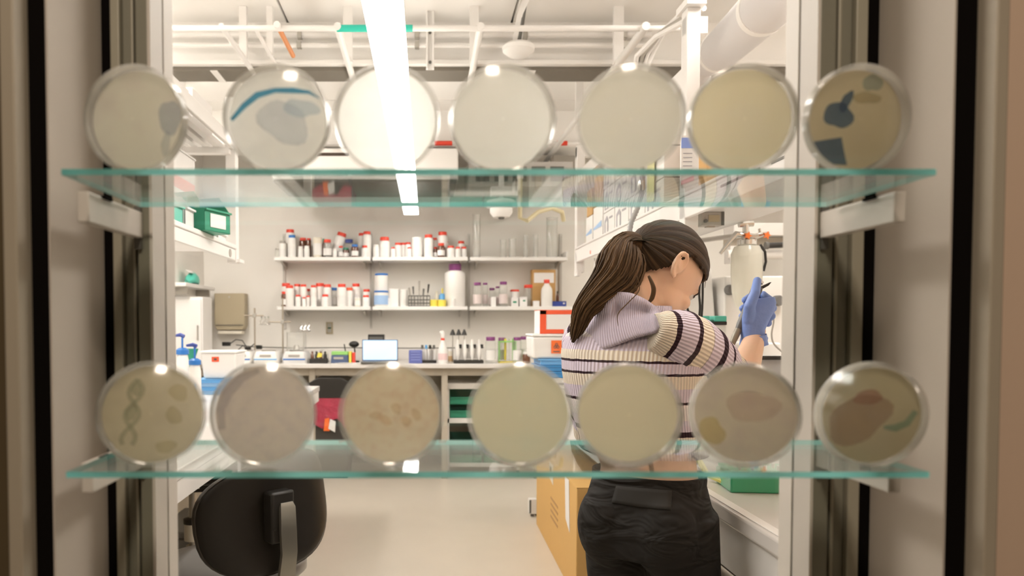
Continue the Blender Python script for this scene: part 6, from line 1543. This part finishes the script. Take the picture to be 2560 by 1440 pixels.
col_o = cb.build('collar', COLM, person, True, sharp=180)
s1 = col_o.modifiers.new('smooth', 'SMOOTH'); s1.iterations = 6; s1.factor = .5
s2 = col_o.modifiers.new('solid', 'SOLIDIFY'); s2.thickness = .006; s2.offset = 0
# collar stand round the neck
mb = MB(); mb.loft([ring(at(1601, 800, 1.79), .082, .076, n=36), ring(at(1600, 784, 1.79), .074, .070, n=36), ring(at(1600, 766, 1.79), .072, .069, n=36), ring(at(1600, 768, 1.79), .064, .062, n=36), ring(at(1601, 800, 1.79), .066, .062, n=36)], cap=False, uvf=lambda i, j: (j / 36 * .5, .1))
mb.build('collar_stand', COLM, person, True, sharp=180)
# back pockets
bt = bvh_of([tr])
for pts_, lb in ((((1540, 1214), (1600, 1220), (1680, 1226), (1678, 1274), (1600, 1268), (1528, 1256)), 'flap'),):
    gr = []
    for r in range(6):
        v = r / 5; row = []
        for c in range(13):
            u = c / 12
            tx = interp([Vector(pts_[0]), Vector(pts_[1]), Vector(pts_[2])], u); bx_ = interp([Vector(pts_[5]), Vector(pts_[4]), Vector(pts_[3])], u)
            q = tx.lerp(bx_, v); row.append(drape(q.x, q.y, 1.60, .004, bt))
        gr.append(row)
    pk = MB(); pk.loft(gr, cap=False, closed=False); o = pk.build('pocket_flap', mat('pocket_cotton', (.017, .016, .015), .8), person, True, sharp=180)
    q_ = o.modifiers.new('solid', 'SOLIDIFY'); q_.thickness = .004; q_.offset = 1
# ---- gloved right hand
GL = mat('blue_nitrile', (.20, .31, .70), .42, spec=.4, var=.06, vscale=30, bump=.18, bscale=70)
gb = MB()
A_ = lambda px, py, Y: at(px, py, Y)
pw = A_(1884, 838, 1.963)
pal = [(1882, 850, 1.965, .030, .026), (1882, 828, 1.962, .030, .025), (1888, 805, 1.960, .036, .024), (1896, 782, 1.958, .042, .022), (1902, 762, 1.958, .042, .020), (1904, 746, 1.962, .036, .016)]
xr = Vector((.985, .12, .12)).normalized(); fw = Vector((-.12, .99, 0)).normalized()
gb.loft([ring(A_(px, py, Y), a, b, xr, fw, 24, 2.4) for px, py, Y, a, b in pal])
FN = [  # index, middle, ring, little: knuckle -> bends -> tip
    [(1926, 752, 1.968), (1908, 737, 2.008), (1880, 738, 2.018), (1862, 750, 1.990)],
    [(1931, 770, 1.972), (1910, 760, 2.022), (1874, 760, 2.028), (1856, 771, 1.988)],
    [(1928, 790, 1.974), (1906, 782, 2.024), (1870, 781, 2.028), (1855, 790, 1.988)],
    [(1920, 808, 1.974), (1900, 802, 2.014), (1874, 800, 2.018), (1859, 807, 1.985)]]
for k, f in enumerate(FN):
    p = [A_(*q) for q in f]; r = [.0115, .0105, .0098, .0088] if k < 3 else [.0100, .009, .0085, .0078]
    gb.tube(p, r, 12)
    for q, rr in zip(p, r): gb.ball(q, (rr * 1.02,) * 3, 12, 8)
th_ = [A_(1872, 800, 1.950), A_(1874, 765, 1.935), A_(1888, 732, 1.940), A_(1893, 702, 1.962)]
gb.tube(th_, [.016, .0145, .0125, .0105], 14)
for q, rr in zip(th_, [.016, .0148, .0128, .0108]): gb.ball(q, (rr,) * 3, 12, 8)
glove = remesh(gb, .0022, 'glove', GL, person, True, 3)
part_label(glove, 'blue nitrile glove')
cf = MB(); rings = []
ax = (A_(1886, 800, 1.962) - A_(1884, 862, 1.965)).normalized(); u_ = xr; v_ = ax.cross(u_).normalized()
cpos = A_(1884, 850, 1.965)
for i, (d, r) in enumerate(((.012, .0315), (.004, .033), (-.003, .0345), (-.010, .0335), (-.016, .0355), (-.020, .037), (-.019, .035), (-.010, .032))):
    rings.append([cpos + ax * (d + .006 * math.cos(2 * PI * j / 36 + .6) * (1 if d < 0 else .3)) + (u_ * math.cos(2 * PI * j / 36) + v_ * math.sin(2 * PI * j / 36)) * r * (1 + .03 * math.sin(j * 1.7 + i)) for j in range(36)])
cf.loft(rings, cap=False); cf.build('glove_cuff', GL, person, True, sharp=60)
# left hand, gloved, resting low in front of the body
gb = MB(); e = (wrL - elL).normalized(); side = e.cross(upv).normalized()
gb.loft([ring(wrL + e * d, a, b, side, upv, 18) for d, a, b in ((-.02, .030, .026), (.02, .034, .020), (.06, .042, .017), (.09, .040, .014))])
for k in range(4):
    o_ = side * (-.03 + .02 * k); p = [wrL + e * .085 + o_, wrL + e * .12 + o_ + Vector((0, 0, -.006)), wrL + e * (.145 - .008 * abs(k - 1)) + o_ + Vector((0, 0, -.022)), wrL + e * (.155 - .008 * abs(k - 1)) + o_ + Vector((0, 0, -.04))]
    gb.tube(p, [.010, .0095, .009, .008], 10)
    for q in p: gb.ball(q, (.0092,) * 3, 10, 6)
p = [wrL + e * .03 - side * .03, wrL + e * .07 - side * .055 + Vector((0, 0, -.01)), wrL + e * .10 - side * .052 + Vector((0, 0, -.025))]
gb.tube(p, [.014, .012, .009], 10); gb.ball(p[-1], (.0095,) * 3, 10, 6)
part_label(remesh(gb, .003, 'glove', GL, person, True, 3), 'blue nitrile glove')
# ---- pipette held in the right hand
top = A_(1897, 712, 1.985); tip = A_(1806, 912, 1.955)
t = thing('pipette', 'grey and black pipette held upright in the blue glove', 'pipette', tip)
d = (tip - top)
def Q(s): return top + d * s
MB().tube([Q(-.03), Q(.0), Q(.04)], [.006, .004, .004], 10).build('plunger', mat('plunger_grey', (.35, .35, .38), .3, .3), t, True)
MB().tube([Q(-.045), Q(-.02)], [.009, .009], 14).build('button', PLW, t, True)
MB().tube([Q(.03), Q(.06), Q(.30), Q(.50), Q(.56)], [.013, .0145, .0125, .011, .009], 16).build('handle', mat('pipette_grey', (.10, .10, .10), .4), t, True)
hx = Vector((.9, .1, .4)).normalized()
MB().prism([Q(.05) + hx * .012, Q(.05) + hx * .045, Q(.085) + hx * .040, Q(.10) + hx * .012], Vector((0, .012, 0))).build('finger_hook', BLACK, t, True)
MB().tube([Q(.56), Q(.60), Q(.86), Q(.90)], [.009, .0095, .0065, .005], 14).build('shaft', mat('pipette_shaft', (.22, .20, .16), .4, .2), t, True)
MB().tube([Q(.89), Q(.94), Q(1.0)], [.005, .004, .0012], 12).build('tip', CLEARP, t, True)
# white tube held by the other hand below the tip
tb_ = thing('sample_tube', 'white sample tube held below the pipette tip', 'tube', tip + Vector((-.005, 0, -.05)))
MB().lathe([(.004, -.02), (.011, -.01), (.012, .03), (.013, .034), (.013, .04), (.009, .04)], 16).build('tube', PLW, tb_); MB().lathe([(.0135, .0), (.0135, .008), (.012, .008)], 16, cap=False).build('collar', PLW, tb_)
